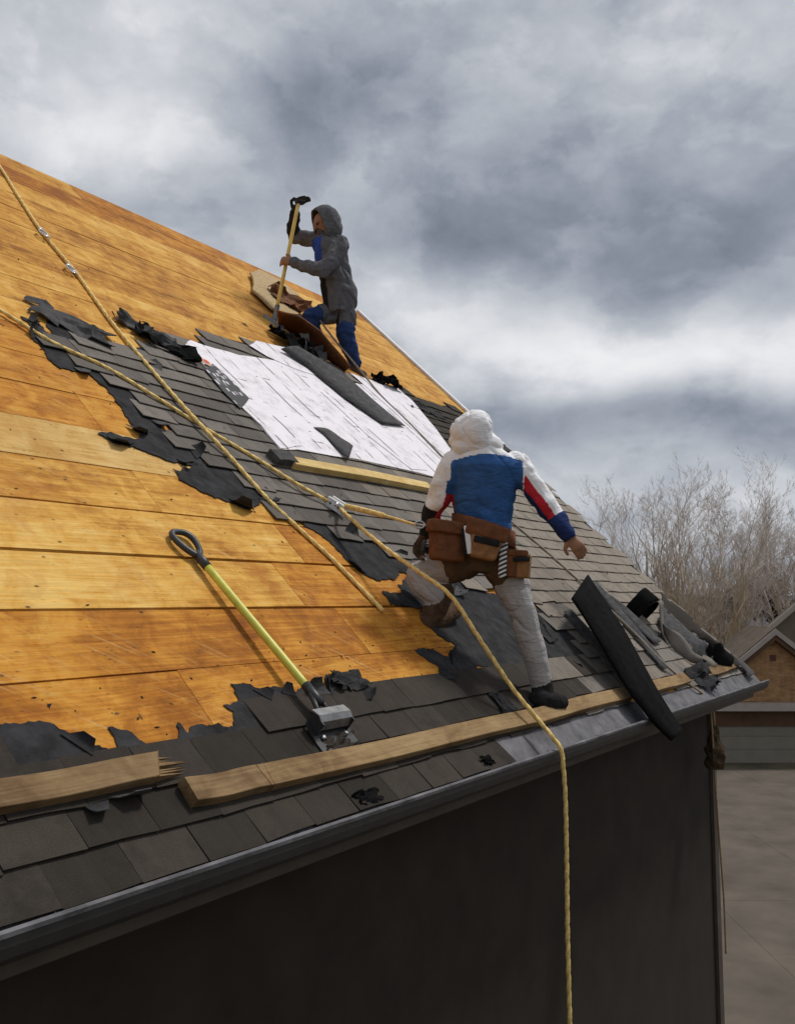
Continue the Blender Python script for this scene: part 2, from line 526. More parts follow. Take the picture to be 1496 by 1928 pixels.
M['chrome'] = simple('bright_steel', (0.6, 0.6, 0.6), 0.3, 0.1, 30.0, metal=0.9, spec=0.5)
M['blackmetal'] = simple('black_enamel', (0.02, 0.02, 0.021), 0.45, 0.3, 30.0, spec=0.5)
M['plastic'] = simple('black_grip_plastic', (0.03, 0.03, 0.033), 0.45, 0.25, 40.0, spec=0.5)
M['fibre'] = simple('yellow_green_fibreglass', (0.58, 0.55, 0.075), 0.4, 0.15, 18.0, spec=0.5)
M['handle'] = simple('yellow_handle', (0.78, 0.53, 0.13), 0.5, 0.12, 20.0)
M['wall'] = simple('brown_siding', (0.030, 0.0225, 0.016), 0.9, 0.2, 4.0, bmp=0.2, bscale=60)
M['trim'] = simple('brown_trim', (0.075, 0.058, 0.045), 0.7, 0.2, 6.0)
M['soffit'] = simple('dark_soffit', (0.03, 0.025, 0.02), 0.8, 0.2, 6.0)
M['osb'] = simple('speckled_board', (0.46, 0.33, 0.17), 0.9, 0.4, 55.0, bmp=0.3)
M['concrete'] = simple('driveway_concrete', (0.098, 0.080, 0.061), 0.9, 0.30, 0.7, bmp=0.2, bscale=60)
M['lawn'] = simple('winter_lawn', (0.085, 0.072, 0.045), 0.95, 0.4, 0.8, bmp=0.4, bscale=30)
M['brick_far'] = None
M['cream'] = simple('cream_trim', (0.36, 0.31, 0.27), 0.7, 0.1, 3.0)
M['soffit_far'] = simple('brown_soffit', (0.10, 0.055, 0.03), 0.8, 0.2, 3.0)
M['door_far'] = simple('pale_garage_door', (0.20, 0.185, 0.145), 0.7, 0.08, 3.0)
M['roof_tan'] = simple('tan_brown_roofing', (0.125, 0.098, 0.072), 0.95, 0.25, 3.0, bmp=0.3)
M['roof_grey'] = simple('grey_roofing', (0.105, 0.105, 0.112), 0.95, 0.2, 3.0, bmp=0.3)
M['stucco'] = simple('tan_wall', (0.17, 0.135, 0.10), 0.9, 0.15, 2.0)
M['bark'] = simple('pale_bark', (0.44, 0.36, 0.27), 0.9, 0.3, 6.0)
M['twig'] = simple('grey_twigs', (0.52, 0.45, 0.40), 0.9, 0.3, 2.0)
M['twig_far'] = simple('far_brown_twigs', (0.17, 0.14, 0.118), 0.9, 0.3, 0.5)
M['stem_tan'] = simple('tan_stems', (0.45, 0.35, 0.22), 0.9, 0.25, 3.0)
M['leaf'] = simple('dark_evergreen_leaf', (0.045, 0.045, 0.035), 0.8, 0.4, 3.0)
M['thicket'] = simple('brown_thicket', (0.085, 0.066, 0.05), 0.9, 0.4, 3.0)
M['glass'] = simple('dark_window_glass', (0.03, 0.035, 0.04), 0.1, 0.1, 3.0, spec=0.6)
def brick_mat():
    m, N = mat('orange_brick', 0.9, 0.2)
    tc = N.n('ShaderNodeTexCoord')
    rr = N.n('ShaderNodeVectorRotate', {0: (tc, 'Object'), 'Angle': R(-90)}, rotation_type='X_AXIS')
    br = N.n('ShaderNodeTexBrick', {'Vector': rr, 'Color1': (0.40, 0.20, 0.075, 1), 'Color2': (0.27, 0.115, 0.04, 1),
                                    'Mortar': (0.30, 0.22, 0.14, 1), 'Scale': 1.0, 'Mortar Size': 0.012,
                                    'Brick Width': 0.22, 'Row Height': 0.075, 'Bias': -0.2})
    n = N.n('ShaderNodeTexNoise', {'Vector': rr, 'Scale': 3.5, 'Detail': 5.0})
    k = N.ramp((n, 0), [(0.3, 0.72), (0.7, 1.2)])
    setc(N, N.mix(1.0, br, k, 'MULTIPLY'))
    return m
M['brick_far'] = brick_mat()

# ================================================================== ground and driveway
def flat(name, poly, z, m, kind='structure', thick=0.0):
    o = mesh_obj(name, [(x, y, z) for x, y in poly], [tuple(range(len(poly)))], m)
    o['kind'] = kind
    return o
flat('ground', [(-900, -900), (1500, -900), (1500, 1500), (-900, 1500)], 0.0, M['lawn'])
# concrete slabs of the driveway, with open joints between them
drive = mesh_obj('driveway', [(x, y, z) for z in (0.0, 0.02) for x, y in ((9.5, -16), (46, -16), (46, 26), (9.5, 26))],
                 [(3, 2, 1, 0), (4, 5, 6, 7), (0, 1, 5, 4), (1, 2, 6, 5), (2, 3, 7, 6), (3, 0, 4, 7)], M['lawn'])
drive['kind'] = 'structure'
_r = random.Random(4)
_a = R(34)
_ax, _ay = Vector((math.sin(_a), -math.cos(_a), 0)), Vector((math.cos(_a), math.sin(_a), 0))
_o = Vector((27.6, 6.6, 0))
for i in range(-3, 4):
    for j in range(-7, 3):
        c = _o + _ax * (i * 3.0) + _ay * (j * 3.0)
        if not (9.9 < c.x < 45 and -15 < c.y < 25): continue
        h = 1.4965
        z1 = .05 + _r.uniform(0, .003)
        P = [c + _ax * sx * h + _ay * sy * h for sx, sy in ((-1, -1), (1, -1), (1, 1), (-1, 1))]
        mesh_obj('slab', [p + Vector((0, 0, .0205)) for p in P] + [p + Vector((0, 0, z1)) for p in P],
                 [(0, 1, 5, 4), (1, 2, 6, 5), (2, 3, 7, 6), (3, 0, 4, 7), (4, 5, 6, 7)], M['concrete'], drive)

# ================================================================== the house being reroofed
house = thing('house', (3.5, 3.0, 0.0), 'steep roofed house being stripped to its golden sheathing boards by the workers', 'house')
V0 = 0.081                       # lower edge of the first sheathing course
BW = 0.318
# walls, soffit, fascia, other slope
yb = 2 * RIDGE * CT              # rear eave
mb = MB()
wy0, wy1, wx1, zt = 0.30, yb - 0.30, 8.46, EAVE - 0.16
mb.box((U0, wy0, 0), (wx1, wy0 + 0.2, zt))
mb.box((U0, wy1 - 0.2, 0), (wx1, wy1, zt))
mb.box((U0, wy0 + 0.2, 0), (U0 + 0.2, wy1 - 0.2, zt))
mb.box((wx1 - 0.2, wy0 + 0.2, 0), (wx1, wy1 - 0.2, zt))
zr = EAVE + RIDGE * ST - 0.22
mb.add([(wx1, wy0, zt), (wx1, wy1, zt), (wx1, (wy0 + wy1) / 2, zr), (wx1 - .2, wy0, zt), (wx1 - .2, wy1, zt), (wx1 - .2, (wy0 + wy1) / 2, zr)],
       [(0, 1, 2), (5, 4, 3), (0, 2, 5, 3), (1, 4, 5, 2)])
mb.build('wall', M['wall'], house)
mb = MB()
mb.box((U0, 0.06, EAVE - 0.16), (U1 - 0.06, 0.42, EAVE - 0.14))
mb.build('soffit', M['soffit'], house)
mb = MB()
mb.box((U0, 0.03, EAVE - 0.15), (U1 - 0.02, 0.055, EAVE - 0.005))
mb.build('fascia', M['trim'], house)
mb = MB()                        # rafter deck beneath the boards keeps the gaps dark
mb.add([rp(U0, 0.06, -.024), rp(U1 - .02, 0.06, -.024), rp(U1 - .02, RIDGE, -.024), rp(U0, RIDGE, -.024),
        rp(U0, 0.06, -.16), rp(U1 - .02, 0.06, -.16), rp(U1 - .02, RIDGE, -.16), rp(U0, RIDGE, -.16)],
       [(0, 1, 2, 3), (7, 6, 5, 4), (0, 4, 5, 1), (1, 5, 6, 2), (2, 6, 7, 3), (3, 7, 4, 0)])
mb.build('rafter_layer', M['under'], house)
top = rp(0, RIDGE, 0)
mb = MB()
a0, a1 = Vector((U0, top.y + .005, top.z - .01)), Vector((U1, top.y + .005, top.z - .01))
b0, b1 = Vector((U0, yb, EAVE)), Vector((U1, yb, EAVE))
dn = Vector((0, 0, -.05))
mb.box8([a0 + dn, a1 + dn, b1 + dn, b0 + dn, a0, a1, b1, b0])
mb.build('rear_slope', M['shingle'], house)
# corner board, panel beside it and a vent on the wall
mb = MB()
mb.box((wx1 - 0.09, wy0 - 0.03, 0.02), (wx1 + 0.03, wy0 - 0.003, zt))
mb.build('corner_board', M['trim'], house)
mb = MB()
mb.box((wx1 + 0.004, wy0 + 0.06, EAVE - 1.05), (wx1 + 0.05, wy0 + 0.36, EAVE - 0.2))
mb.build('wall_panel', M['trim'], house)

# sheathing boards
rnd = random.Random(3)
def board_obj(u0, u1, v0, v1, w0, w1, m, parent, name='deck_board'):
    """one slightly warped board: 12 vertices"""
    um = (u0 + u1) / 2
    k0, k1, k2 = (rnd.uniform(-.0022, .0022) for _ in range(3))
    e = [rnd.uniform(-.003, .003) for _ in range(4)]
    P = []
    for (u, k) in ((u0, k0), (um, k1), (u1, k2)):
        a = v0 + (e[0] if u == u0 else e[1] if u == u1 else (e[0] + e[1]) / 2)
        b = v1 + (e[2] if u == u0 else e[3] if u == u1 else (e[2] + e[3]) / 2)
        P += [rp(u, a, w0), rp(u, b, w0), rp(u, b, w1 + k), rp(u, a, w1 + k)]
    F = [(0, 1, 2, 3), (11, 10, 9, 8)]
    for s in (0, 4):
        for j in range(4):
            F.append((s + j, s + 4 + j, s + 4 + (j + 1) % 4, s + (j + 1) % 4))
    return mesh_obj(name, P, F, m, parent)
nrow = 20
GAPS = {2: 0.007, 3: 0.014, 4: 0.019, 5: 0.014, 6: 0.008}
for r in range(nrow):
    v0 = V0 + BW * r
    gap = GAPS.get(r, rnd.uniform(0.003, 0.009))
    v1 = min(V0 + BW * (r + 1), RIDGE + .012)
    # first board starts left of what the frame shows on this course
    u = -1.4 + r * 0.16 - rnd.uniform(0, 1.2)
    while u < U1 - 0.05:
        L = rnd.choice((3.66, 4.27, 4.88, 4.88)) * rnd.uniform(.95, 1.02)
        e = min(u + L, U1 - 0.012)
        if U1 - e < 0.7: e = U1 - 0.012
        pale = rnd.random() < 0.03 or (r == 13 and u > 5)
        board_obj(u + .0006, e - .0006, v0 + gap, v1, -.02, 0.0, M['deck_pale'] if pale else M['deck_amber'] if rnd.random() < (.75 if r < 9 else .15) else M['deck'], house)
        u = e
mb = MB()                        # white metal edge along the rake
mb.add([rp(U1 - .035, 3.6, .003), rp(U1 + .03, 3.6, .003), rp(U1 + .03, RIDGE, .003), rp(U1 - .035, RIDGE, .003),
        rp(U1 - .035, 3.6, .03), rp(U1 + .03, 3.6, .03), rp(U1 + .03, RIDGE, .03), rp(U1 - .035, RIDGE, .03)],
       [(3, 2, 1, 0), (4, 5, 6, 7), (0, 1, 5, 4), (1, 2, 6, 5), (2, 3, 7, 6), (3, 0, 4, 7)])
mb.build('rake_flashing', M['white_metal'], house)
mb = MB()
mb.add([rp(U1 - .012, 0.05, -.17), rp(U1 + .018, 0.05, -.17), rp(U1 + .018, RIDGE, -.17), rp(U1 - .012, RIDGE, -.17),
        rp(U1 - .012, 0.05, -.002), rp(U1 + .018, 0.05, -.002), rp(U1 + .018, RIDGE, -.002), rp(U1 - .012, RIDGE, -.002)],
       [(3, 2, 1, 0), (4, 5, 6, 7), (0, 1, 5, 4), (1, 2, 6, 5), (2, 3, 7, 6), (3, 0, 4, 7)])
mb.build('rake_board', M['trim'], house)

# gutter: back, floor, front with a rolled lip, and the pale metal edging above it
GE = 9.10
prof = [(0.028, -.012), (0.028, -.085), (-.040, -.088), (-.066, -.066), (-.078, -.036), (-.080, -.006), (-.072, -.001), (-.066, -.008),
        (-.074, -.012), (-.072, -.036), (-.060, -.062), (-.038, -.082), (0.020, -.080), (0.020, -.012)]
def extrude_x(prof, x0, x1, mb, m=0):
    n = len(prof)
    V = [(x0, a, EAVE + b) for a, b in prof] + [(x1, a, EAVE + b) for a, b in prof]
    F = [(i, n + i, n + (i + 1) % n, (i + 1) % n) for i in range(n)]
    F.append(tuple(range(n)))
    F.append(tuple(reversed(range(n, 2 * n))))
    mb.add(V, F, m)
mb = MB()
extrude_x(prof, U0, GE, mb)
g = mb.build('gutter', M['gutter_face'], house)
mb = MB()
extrude_x([(-.084, -.012), (-.086, .000), (-.072, .004), (-.064, -.003), (-.068, -.006), (-.074, -.001), (-.082, -.003), (-.0805, -.012)], U0, GE + .004, mb)
mb.build('gutter_lip', M['gutter'], g)
mb = MB()
for k in range(14):              # hidden hangers across the gutter
    x = 0.4 + k * 0.65
    mb.box((x, -.07, EAVE - .02), (x + .025, .02, EAVE - .012))
mb.build('gutter_hanger', M['gutter'], g)
x = 0.2
while x < 9.0:
    e = min(x + rnd.uniform(0.9, 1.5), 9.04)
    P = [rp(x, -.055, -.004), rp(e - .004, -.055, -.004), rp(e - .004, .115, .005), rp(x, .115, .005)]
    q = [p + Vector((0, -.002, .003)) for p in P]
    mesh_obj('drip_edge', P + q, [(3, 2, 1, 0), (4, 5, 6, 7), (0, 1, 5, 4), (1, 2, 6, 5), (2, 3, 7, 6), (3, 0, 4, 7)], M['gutter'], house)
    x = e

# ---------------- felt underlayment, torn
UPPER = [(2.989,3.186,0.000), (3.313,3.371,0.000), (3.654,3.382,0.000), (4.146,3.605,0.000), (4.912,4.043,0.000), (5.306,4.089,0.000), (5.995,4.274,0.000), (6.994,4.144,0.000), (7.624,4.208,0.000), (7.824,4.026,0.000), (8.691,4.288,0.000),
         (8.95, 3.92, 0), (8.95, 0.9, 0), (6.057,0.763,0.000), (5.794,0.904,0.000), (5.874,1.063,0.000), (5.617,1.170,0.000), (5.262,1.244,0.000), (4.898,1.334,0.000), (4.684,1.365,0.000), (4.576,1.428,0.000), (4.376,1.560,0.000),
         (4.185,1.687,0.000), (3.851,1.745,0.000), (3.705,1.947,0.000), (3.645,2.149,0.000), (3.428,2.187,0.000), (3.351,2.543,0.000), (3.327,2.851,0.000), (3.137,3.034,0.000)]
F_UL = [(2.868,3.368,0.000), (2.937,3.346,0.000), (2.991,3.219,0.000), (3.163,3.591,0.000), (3.248,3.585,0.000), (3.241,3.396,0.000), (3.345,3.339,0.000), (3.641,3.359,0.000), (3.722,3.144,0.000), (3.641,2.783,0.000), (3.453,2.521,0.000), (3.315,2.484,0.000), (3.300,2.389,0.000), (3.113,2.342,0.000), (3.075,2.356,0.000), (3.102,2.541,0.000), (3.115,2.745,0.000), (3.050,2.883,0.000), (2.876,2.854,0.000), (2.848,3.003,0.000), (2.839,3.168,0.000), (2.876,3.200,0.000)]
F_A = [(2.791,2.270,0.000), (3.265,2.404,0.000), (3.418,2.288,0.000), (3.402,2.126,0.000), (3.176,2.117,0.000), (3.071,2.157,0.000), (2.971,2.205,0.000), (2.836,2.225,0.000)]
F_B = [(3.134,2.056,0.000), (3.188,2.040,0.000), (3.657,2.166,0.000), (3.776,1.981,0.000), (3.734,1.896,0.000), (3.615,1.842,0.000), (3.454,1.781,0.000), (3.370,1.826,0.000), (3.199,1.903,0.000), (3.116,1.962,0.000)]
F_C = [(3.823,1.732,0.000), (4.032,1.737,0.000), (4.206,1.655,0.000), (4.392,1.575,0.000), (4.687,1.449,0.000), (4.713,1.337,0.000), (4.426,1.317,0.000), (4.131,1.237,0.000), (4.040,1.278,0.000), (4.000,1.337,0.000), (3.969,1.431,0.000), (3.957,1.573,0.000)]
F_D = [(4.050,1.150,0.000), (4.345,1.233,0.000), (4.649,1.335,0.000), (5.078,1.265,0.000), (4.626,1.009,0.000), (4.220,1.031,0.000), (4.022,1.041,0.000)]
F_E = [(3.895,0.718,0.000), (4.060,0.719,0.000), (4.142,0.636,0.000), (4.324,0.719,0.000), (4.226,0.814,0.000), (4.272,1.005,0.000), (4.939,1.261,0.000), (5.641,1.187,0.000), (5.836,0.929,0.000), (6.332,0.724,0.000), (6.524,0.494,0.000), (5.852,0.467,0.000), (4.906,0.491,0.000), (3.939,0.518,0.000), (3.989,0.572,0.000)]
F_F = [(2.403,0.532,0.000), (2.495,0.546,0.000), (2.508,0.626,0.000), (2.608,0.612,0.000), (2.655,0.557,0.000), (2.719,0.592,0.000), (2.810,0.547,0.000), (3.016,0.541,0.000), (3.084,0.621,0.000), (3.255,0.621,0.000), (3.331,0.552,0.000), (3.219,0.456,0.000), (2.718,0.408,0.000), (2.333,0.319,0.000), (2.079,0.321,0.000), (2.103,0.411,0.000), (2.389,0.432,0.000), (2.429,0.497,0.000)]
F_G = [(1.468,0.614,0.000), (1.587,0.568,0.000), (1.708,0.545,0.000), (1.742,0.502,0.000), (1.774,0.455,0.000), (1.870,0.412,0.000), (1.882,0.506,0.000), (1.957,0.474,0.000), (1.982,0.423,0.000), (2.113,0.405,0.000), (2.158,0.486,0.000), (2.166,0.429,0.000), (2.388,0.430,0.000), (2.379,0.311,0.000), (1.933,0.245,0.000), (1.327,0.261,0.000)]
rr = random.Random(11)
fl = [(p[0], p[1], 0) for p in UPPER]
slab(fl, 0.0015, 0.002, M['felt'], 'felt_layer', house)
for P, w in ((F_UL, .003), (F_A, .0042), (F_B, .0042), (F_C, .004), (F_D, .0045), (F_E, .003), (F_F, .0048), (F_G, .003)):
    slab(ragged(ragged([(p[0], p[1], 0.0) for p in P], 0.14, 2, rr), 0.26, 2, rr), w, .0035, M['felt'], 'torn_felt', house)

# lifted, curled tongues along the torn edges
rq = random.Random(29)
for P in (F_UL, F_UL, F_A, F_B, F_C, F_D, F_E, F_F, F_F, F_G):
    n = len(P)
    for k in range(3):
        i = rq.randrange(n)
        a, b = P[i], P[(i + 1) % n]
        t = rq.random()
        c = (a[0] + (b[0] - a[0]) * t, a[1] + (b[1] - a[1]) * t)
        L = math.hypot(b[0] - a[0], b[1] - a[1]) + 1e-6
        ex, ey = (b[0] - a[0]) / L, (b[1] - a[1]) / L
        nx, ny = ey, -ex
        if inside(c[0] + nx * .05, c[1] + ny * .05, P): nx, ny = -nx, -ny
        wd, ln, cu = rq.uniform(.03, .08), rq.uniform(.04, .11), rq.uniform(.5, 2.0)
        sk = rq.uniform(-.6, .6)
        def tongue(s, q, c=c, e=(ex, ey), nn=(nx, ny), wd=wd, ln=ln, cu=cu, sk=sk):
            a_ = q * cu
            out = ln * (math.sin(a_) / cu) - .03
            up = ln * (1 - math.cos(a_)) / cu
            x = (s - .5) * wd * 2 * (1 - .65 * q + .15 * math.sin(s * 9)) + sk * q * wd
            return rp(c[0] + e[0] * x + nn[0] * out, c[1] + e[1] * x + nn[1] * out, .0095 + up)
        grid_sheet('felt_flap', tongue, 5, 5, .003, M['felt_grey'] if rq.random() < .4 else M['felt'], house, False)

# ---------------- shingles, one by one
EX = 0.134
LOWER = [(1.404,0.452,0.000), (1.673,0.400,0.000), (2.125,0.391,0.000), (2.386,0.427,0.000), (2.520,0.565,0.000), (2.966,0.541,0.000), (3.295,0.533,0.000), (3.959,0.534,0.000), (4.965,0.530,0.000), (5.867,0.526,0.000), (6.005,0.733,0.000), (6.429,0.776,0.000), (8.94, 1.0, 0), (8.94, .11, 0), (4.6, .11, 0), (3.6, .02, 0), (0.9, .0, 0)]
HOLES = [[(4.240,3.631,0.000), (4.853,3.748,0.000), (5.020,3.778,0.000), (4.505,3.734,0.000)],]
def shingle_mesh(k):
    """tab with a dropped lower edge, clipped corners and a bit of curl"""
    r = random.Random(k)
    Wd, Hh, T = 0.246, EX + 0.045, 0.0055
    cl = [r.uniform(-.004, .004) for _ in range(4)]
    lift = [0.013 + r.uniform(0, .006) for _ in range(3)]
    P = []
    us = (0.0015, Wd * r.uniform(.4, .6), Wd - 0.0015)
    for i, uu in enumerate(us):
        low = 0.0 + cl[i]
        P += [(uu, low, lift[i]), (uu, low, lift[i] + T), (uu, Hh, .0035 + T * .8), (uu, Hh, .0035)]
    F = []
    for s in (0, 4):
        for j in range(4):
            F.append((s + j, s + (j + 1) % 4, s + 4 + (j + 1) % 4, s + 4 + j))
    F += [(3, 2, 1, 0), (8, 9, 10, 11)]
    me = bpy.data.meshes.new('shingle')
    me.from_pydata(P, [], F)
    return me
SM = {}
for key in ('shingle', 'shingle_tan', 'shingle_dark_shade'):
    SM[key] = [shingle_mesh(k) for k in range(6)]
    for me in SM[key]:
        me.materials.append(M[key])
cells = []
row = 0
camp = Vector(camo.location)
while True:
    v = 0.106 - EX + row * EX
    if v > 4.7: break
    off = (row * 0.37 % 1) * 0.246 + rr.uniform(-.03, .03)
    for c in range(-4, 40):
        u = c * 0.246 + off
        uc, vc = u + .123, v + EX * .5
        if uc > 8.93: continue
        up = inside(uc + .09, vc + .03, UPPER) or inside(uc, vc, UPPER)
        lo = inside(uc, vc, LOWER)
        if not (up or lo): continue
        if lo and not up and rr.random() < 0.02: continue
        d = (rp(uc, vc) - camp).length
        key = 'shingle' if up else 'shingle_dark_shade'  # lower courses: darkened copy, shade painted into the shingle colour
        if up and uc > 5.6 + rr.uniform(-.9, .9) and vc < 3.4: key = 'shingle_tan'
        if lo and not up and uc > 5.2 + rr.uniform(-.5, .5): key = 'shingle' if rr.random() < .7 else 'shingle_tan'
        if up and vc > 3.2 and uc > 7: key = 'shingle_dark_shade'
        cells.append((d, u, v, key))
    row += 1
cells.sort()
Hinv = Matrix.Translation(-house.location)
def shingle_matrix(u, v):
    a = rr.uniform(-.012, .012)
    if v > .9 and not inside(u - .16, v + EX * .5, UPPER): a += rr.uniform(-.11, .07)
    L = Matrix.Translation(rp(u, v + rr.uniform(-.004, .004), 0)) @ ROOF_ROT.to_4x4() @ Matrix.Rotation(a, 4, 'Z')
    return L
restV = MB()
rk = ['shingle', 'shingle_tan', 'shingle_dark_shade']
for i, (d, u, v, key) in enumerate(cells):
    mx = shingle_matrix(u, v)
    me = rr.choice(SM[key])
    if i < 298:
        o = bpy.data.objects.new('shingle', me)
        COL.objects.link(o)
        o.parent = house
        o.matrix_local = Hinv @ mx
    else:
        restV.add([mx @ vv.co for vv in me.vertices], [tuple(p.vertices) for p in me.polygons], rk.index(key))
if restV.V:
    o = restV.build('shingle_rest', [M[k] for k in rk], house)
    o['kind'] = 'stuff'
print('SHINGLES', len(cells))
# ================================================================== neighbours
VR = Vector((math.sin(R(34)), -math.cos(R(34)), 0))     # along the street
VB = Vector((math.cos(R(34)), math.sin(R(34)), 0))      # away from the street
def frame(o, turn=0.0):
    c, s = math.cos(turn), math.sin(turn)
    ax = VR * c + VB * s
    ay = VB * c - VR * s
    o = Vector(o)
    return lambda x, y, z: o + ax * x + ay * y + Vector((0, 0, z))
class LMB(MB):
    def __init__(s, fr):
        super().__init__()
        s.fr = fr
    def lbox(s, a, b, m=0):
        x0, y0, z0 = a
        x1, y1, z1 = b
        f = s.fr
        s.box8([f(x0, y0, z0), f(x1, y0, z0), f(x1, y1, z0), f(x0, y1, z0), f(x0, y0, z1), f(x1, y0, z1), f(x1, y1, z1), f(x0, y1, z1)], m)
    def lpoly(s, P, d, m=0):
        """polygon in the x-z plane at y=d[0], thickened to y=d[1]"""
        n = len(P)
        V = [s.fr(x, d[0], z) for x, z in P] + [s.fr(x, d[1], z) for x, z in P]
        F = [tuple(range(n)), tuple(reversed(range(n, 2 * n)))] + [(i, n + i, n + (i + 1) % n, (i + 1) % n) for i in range(n)]
        s.add(V, F, m)
    def lmake(s, name, m, parent=None, smooth=False):
        return s.build(name, m, parent, smooth)

pb = Vector((38.972,6.047,-0.036)); pb.z = 0.0
fr = frame(pb)
bh = thing('brick_house', pb, 'low orange brick house with pale gable trim and wide garage door across the driveway', 'house')
mb = LMB(fr)
mb.lpoly([(-3.05, 2.45), (3.05, 2.45), (3.05, 2.6), (0, 5.02), (-3.05, 2.6)], (0.0, 0.25))
mb.lmake('gable_wall', M['brick_far'], bh)
mb = LMB(fr)
mb.lbox((-3.05, 0.0, 0), (-2.45, 0.25, 2.44)); mb.lbox((2.45, 0.0, 0), (3.05, 0.25, 2.44)); mb.lbox((-2.45, 0.0, 2.12), (2.45, 0.25, 2.44))
mb.lbox((-3.05, .25, 0), (-2.85, 2.5, 2.44)); mb.lbox((3.05, 1.5, 0), (7.0, 1.7, 4.6)); mb.lbox((6.8, 1.7, 0), (7.0, 2.5, 4.6)); mb.lbox((-2.85, 2.3, 0), (6.8, 2.5, 4.5))
mb.lmake('wall', M['brick_far'], bh)
mb = LMB(fr)
for s in (-1, 1):
    mb = LMB(fr)
    mb.lpoly([(s * -0.0, 5.12), (s * 3.55, 2.28), (s * 3.55, 2.52), (s * 0.0, 5.36)][::-s], (-0.42, -0.36))
    mb.lmake('gable_trim', M['cream'], bh)
    mb = LMB(fr)
    mb.lpoly([(0.0, 4.90), (s * 3.4, 2.16), (s * 3.4, 2.3), (0.0, 5.10)][::-s], (-0.36, 0.0))
    mb.lmake('soffit', M['soffit_far'], bh)
    mb = LMB(fr)
    mb.lpoly([(0.0, 5.30), (s * 3.6, 2.42), (s * 3.6, 2.5), (0.0, 5.42)][::-s], (-0.34, 2.6))
    mb.lmake('roof_slope', M['roof_tan'], bh)
mb = LMB(fr)
mb.lbox((-2.5, -0.50, 2.12), (3.2, -0.02, 2.42))
mb.lmake('garage_lintel', M['cream'], bh)
mb = LMB(fr)
mb.lbox((-2.43, 0.03, 1.46), (2.43, 0.095, 2.115))  # brown band in place of the eave shadow on the door top
mb.lmake('door_shadow_band', M['soffit_far'], bh)
mb = LMB(fr)
for k in range(4):
    mb.lbox((-2.44, 0.10, 0.02 + k * 0.525), (2.44, 0.16, 0.535 + k * 0.525))
    mb.lmake('garage_door_panel', M['door_far'], bh); mb = LMB(fr)
# the larger wing behind, its own gable rising to the right
mb = LMB(fr)
mb.lpoly([(0.6, 4.6), (7.0, 4.6), (7.0, 4.9), (3.6, 7.7), (0.6, 5.2)], (1.5, 1.7))
mb.lmake('gable_wall', M['stucco'], bh)
for s in (-1, 1):
    mb = LMB(fr)
    mb.lpoly([(3.6, 7.86), (3.6 + s * 3.8, 4.74), (3.6 + s * 3.8, 4.96), (3.6, 8.10)][::-s], (1.1, 1.16))
    mb.lmake('gable_trim', M['cream'], bh)
    mb = LMB(fr)
    mb.lpoly([(3.6, 7.94), (3.6 + s * 3.8, 4.80), (3.6 + s * 3.8, 4.90), (3.6, 8.05)][::-s], (1.17, 1.55))
    mb.lmake('roof_slope', M['roof_tan'], bh)
mb = LMB(fr)
mb.lbox((-.12, -.02, 4.05), (.12, 0.0, 4.3))
mb.lmake('attic_vent', M['soffit_far'], bh)

def hip_house(px, label, xl, xr, dep, zr, ze, rm, ridge, name='neighbour_house', turn=0.0):
    o = Vector(px); o.z = 0
    f = frame(o, turn)
    h = thing(name, o, label, 'house')
    m = LMB(f)
    m.lbox((xl + .5, .5, 0), (xr - .5, dep - .5, ze))
    m.lmake('wall', M['stucco'], h)
    m = LMB(f)
    r0, r1 = ridge
    A = [f(xl, 0, ze), f(xr, 0, ze), f(xr, dep, ze), f(xl, dep, ze), f(r0, dep / 2, zr), f(r1, dep / 2, zr)]
    A += [p + Vector((0, 0, .18)) for p in A[:4]]
    m.add(A, [(3, 2, 1, 0), (0, 1, 7, 6), (1, 2, 8, 7), (2, 3, 9, 8), (3, 0, 6, 9), (6, 7, 5, 4), (7, 8, 5), (8, 9, 4, 5), (9, 6, 4)])
    rf_ = m.lmake('roof', rm, h)
    m = LMB(f)
    for (a, b) in ((xl + 1.2, xl + 2.4), (xr - 2.6, xr - 1.2)):
        m.lbox((a, .44, 1.0), (b, .5, 2.2)); m.lmake('window', M['glass'], h); m = LMB(f)
    m = LMB(f)
    m.lbox((xl * .3 + xr * .7, dep * .28, (zr + ze) / 2 - .1), (xl * .3 + xr * .7 + .25, dep * .28 + .25, (zr + ze) / 2 + .75))
    m.lmake('roof_vent', M['cream'], rf_)
    return h
hip_house((52.447,10.952,1.522), 'tan roofed house behind the bare trees, nearest our gutter end', -7.2, 1.9, 9.0, 6.75, 3.9, M['roof_tan'], (-5.0, -0.6), turn=R(8))
hip_house((73.435,12.211,1.323), 'grey roofed house further back beneath the dark evergreen', -3.2, 6.0, 9.5, 6.9, 4.1, M['roof_grey'], (-0.6, 3.0), turn=R(-6))
hip_house((89.490,17.113,1.580), 'farthest brown roofed house under the dark evergreen bush', -7, 6.0, 9.5, 7.2, 5.0, M['roof_tan'], (-3.6, 3.0), turn=R(4))

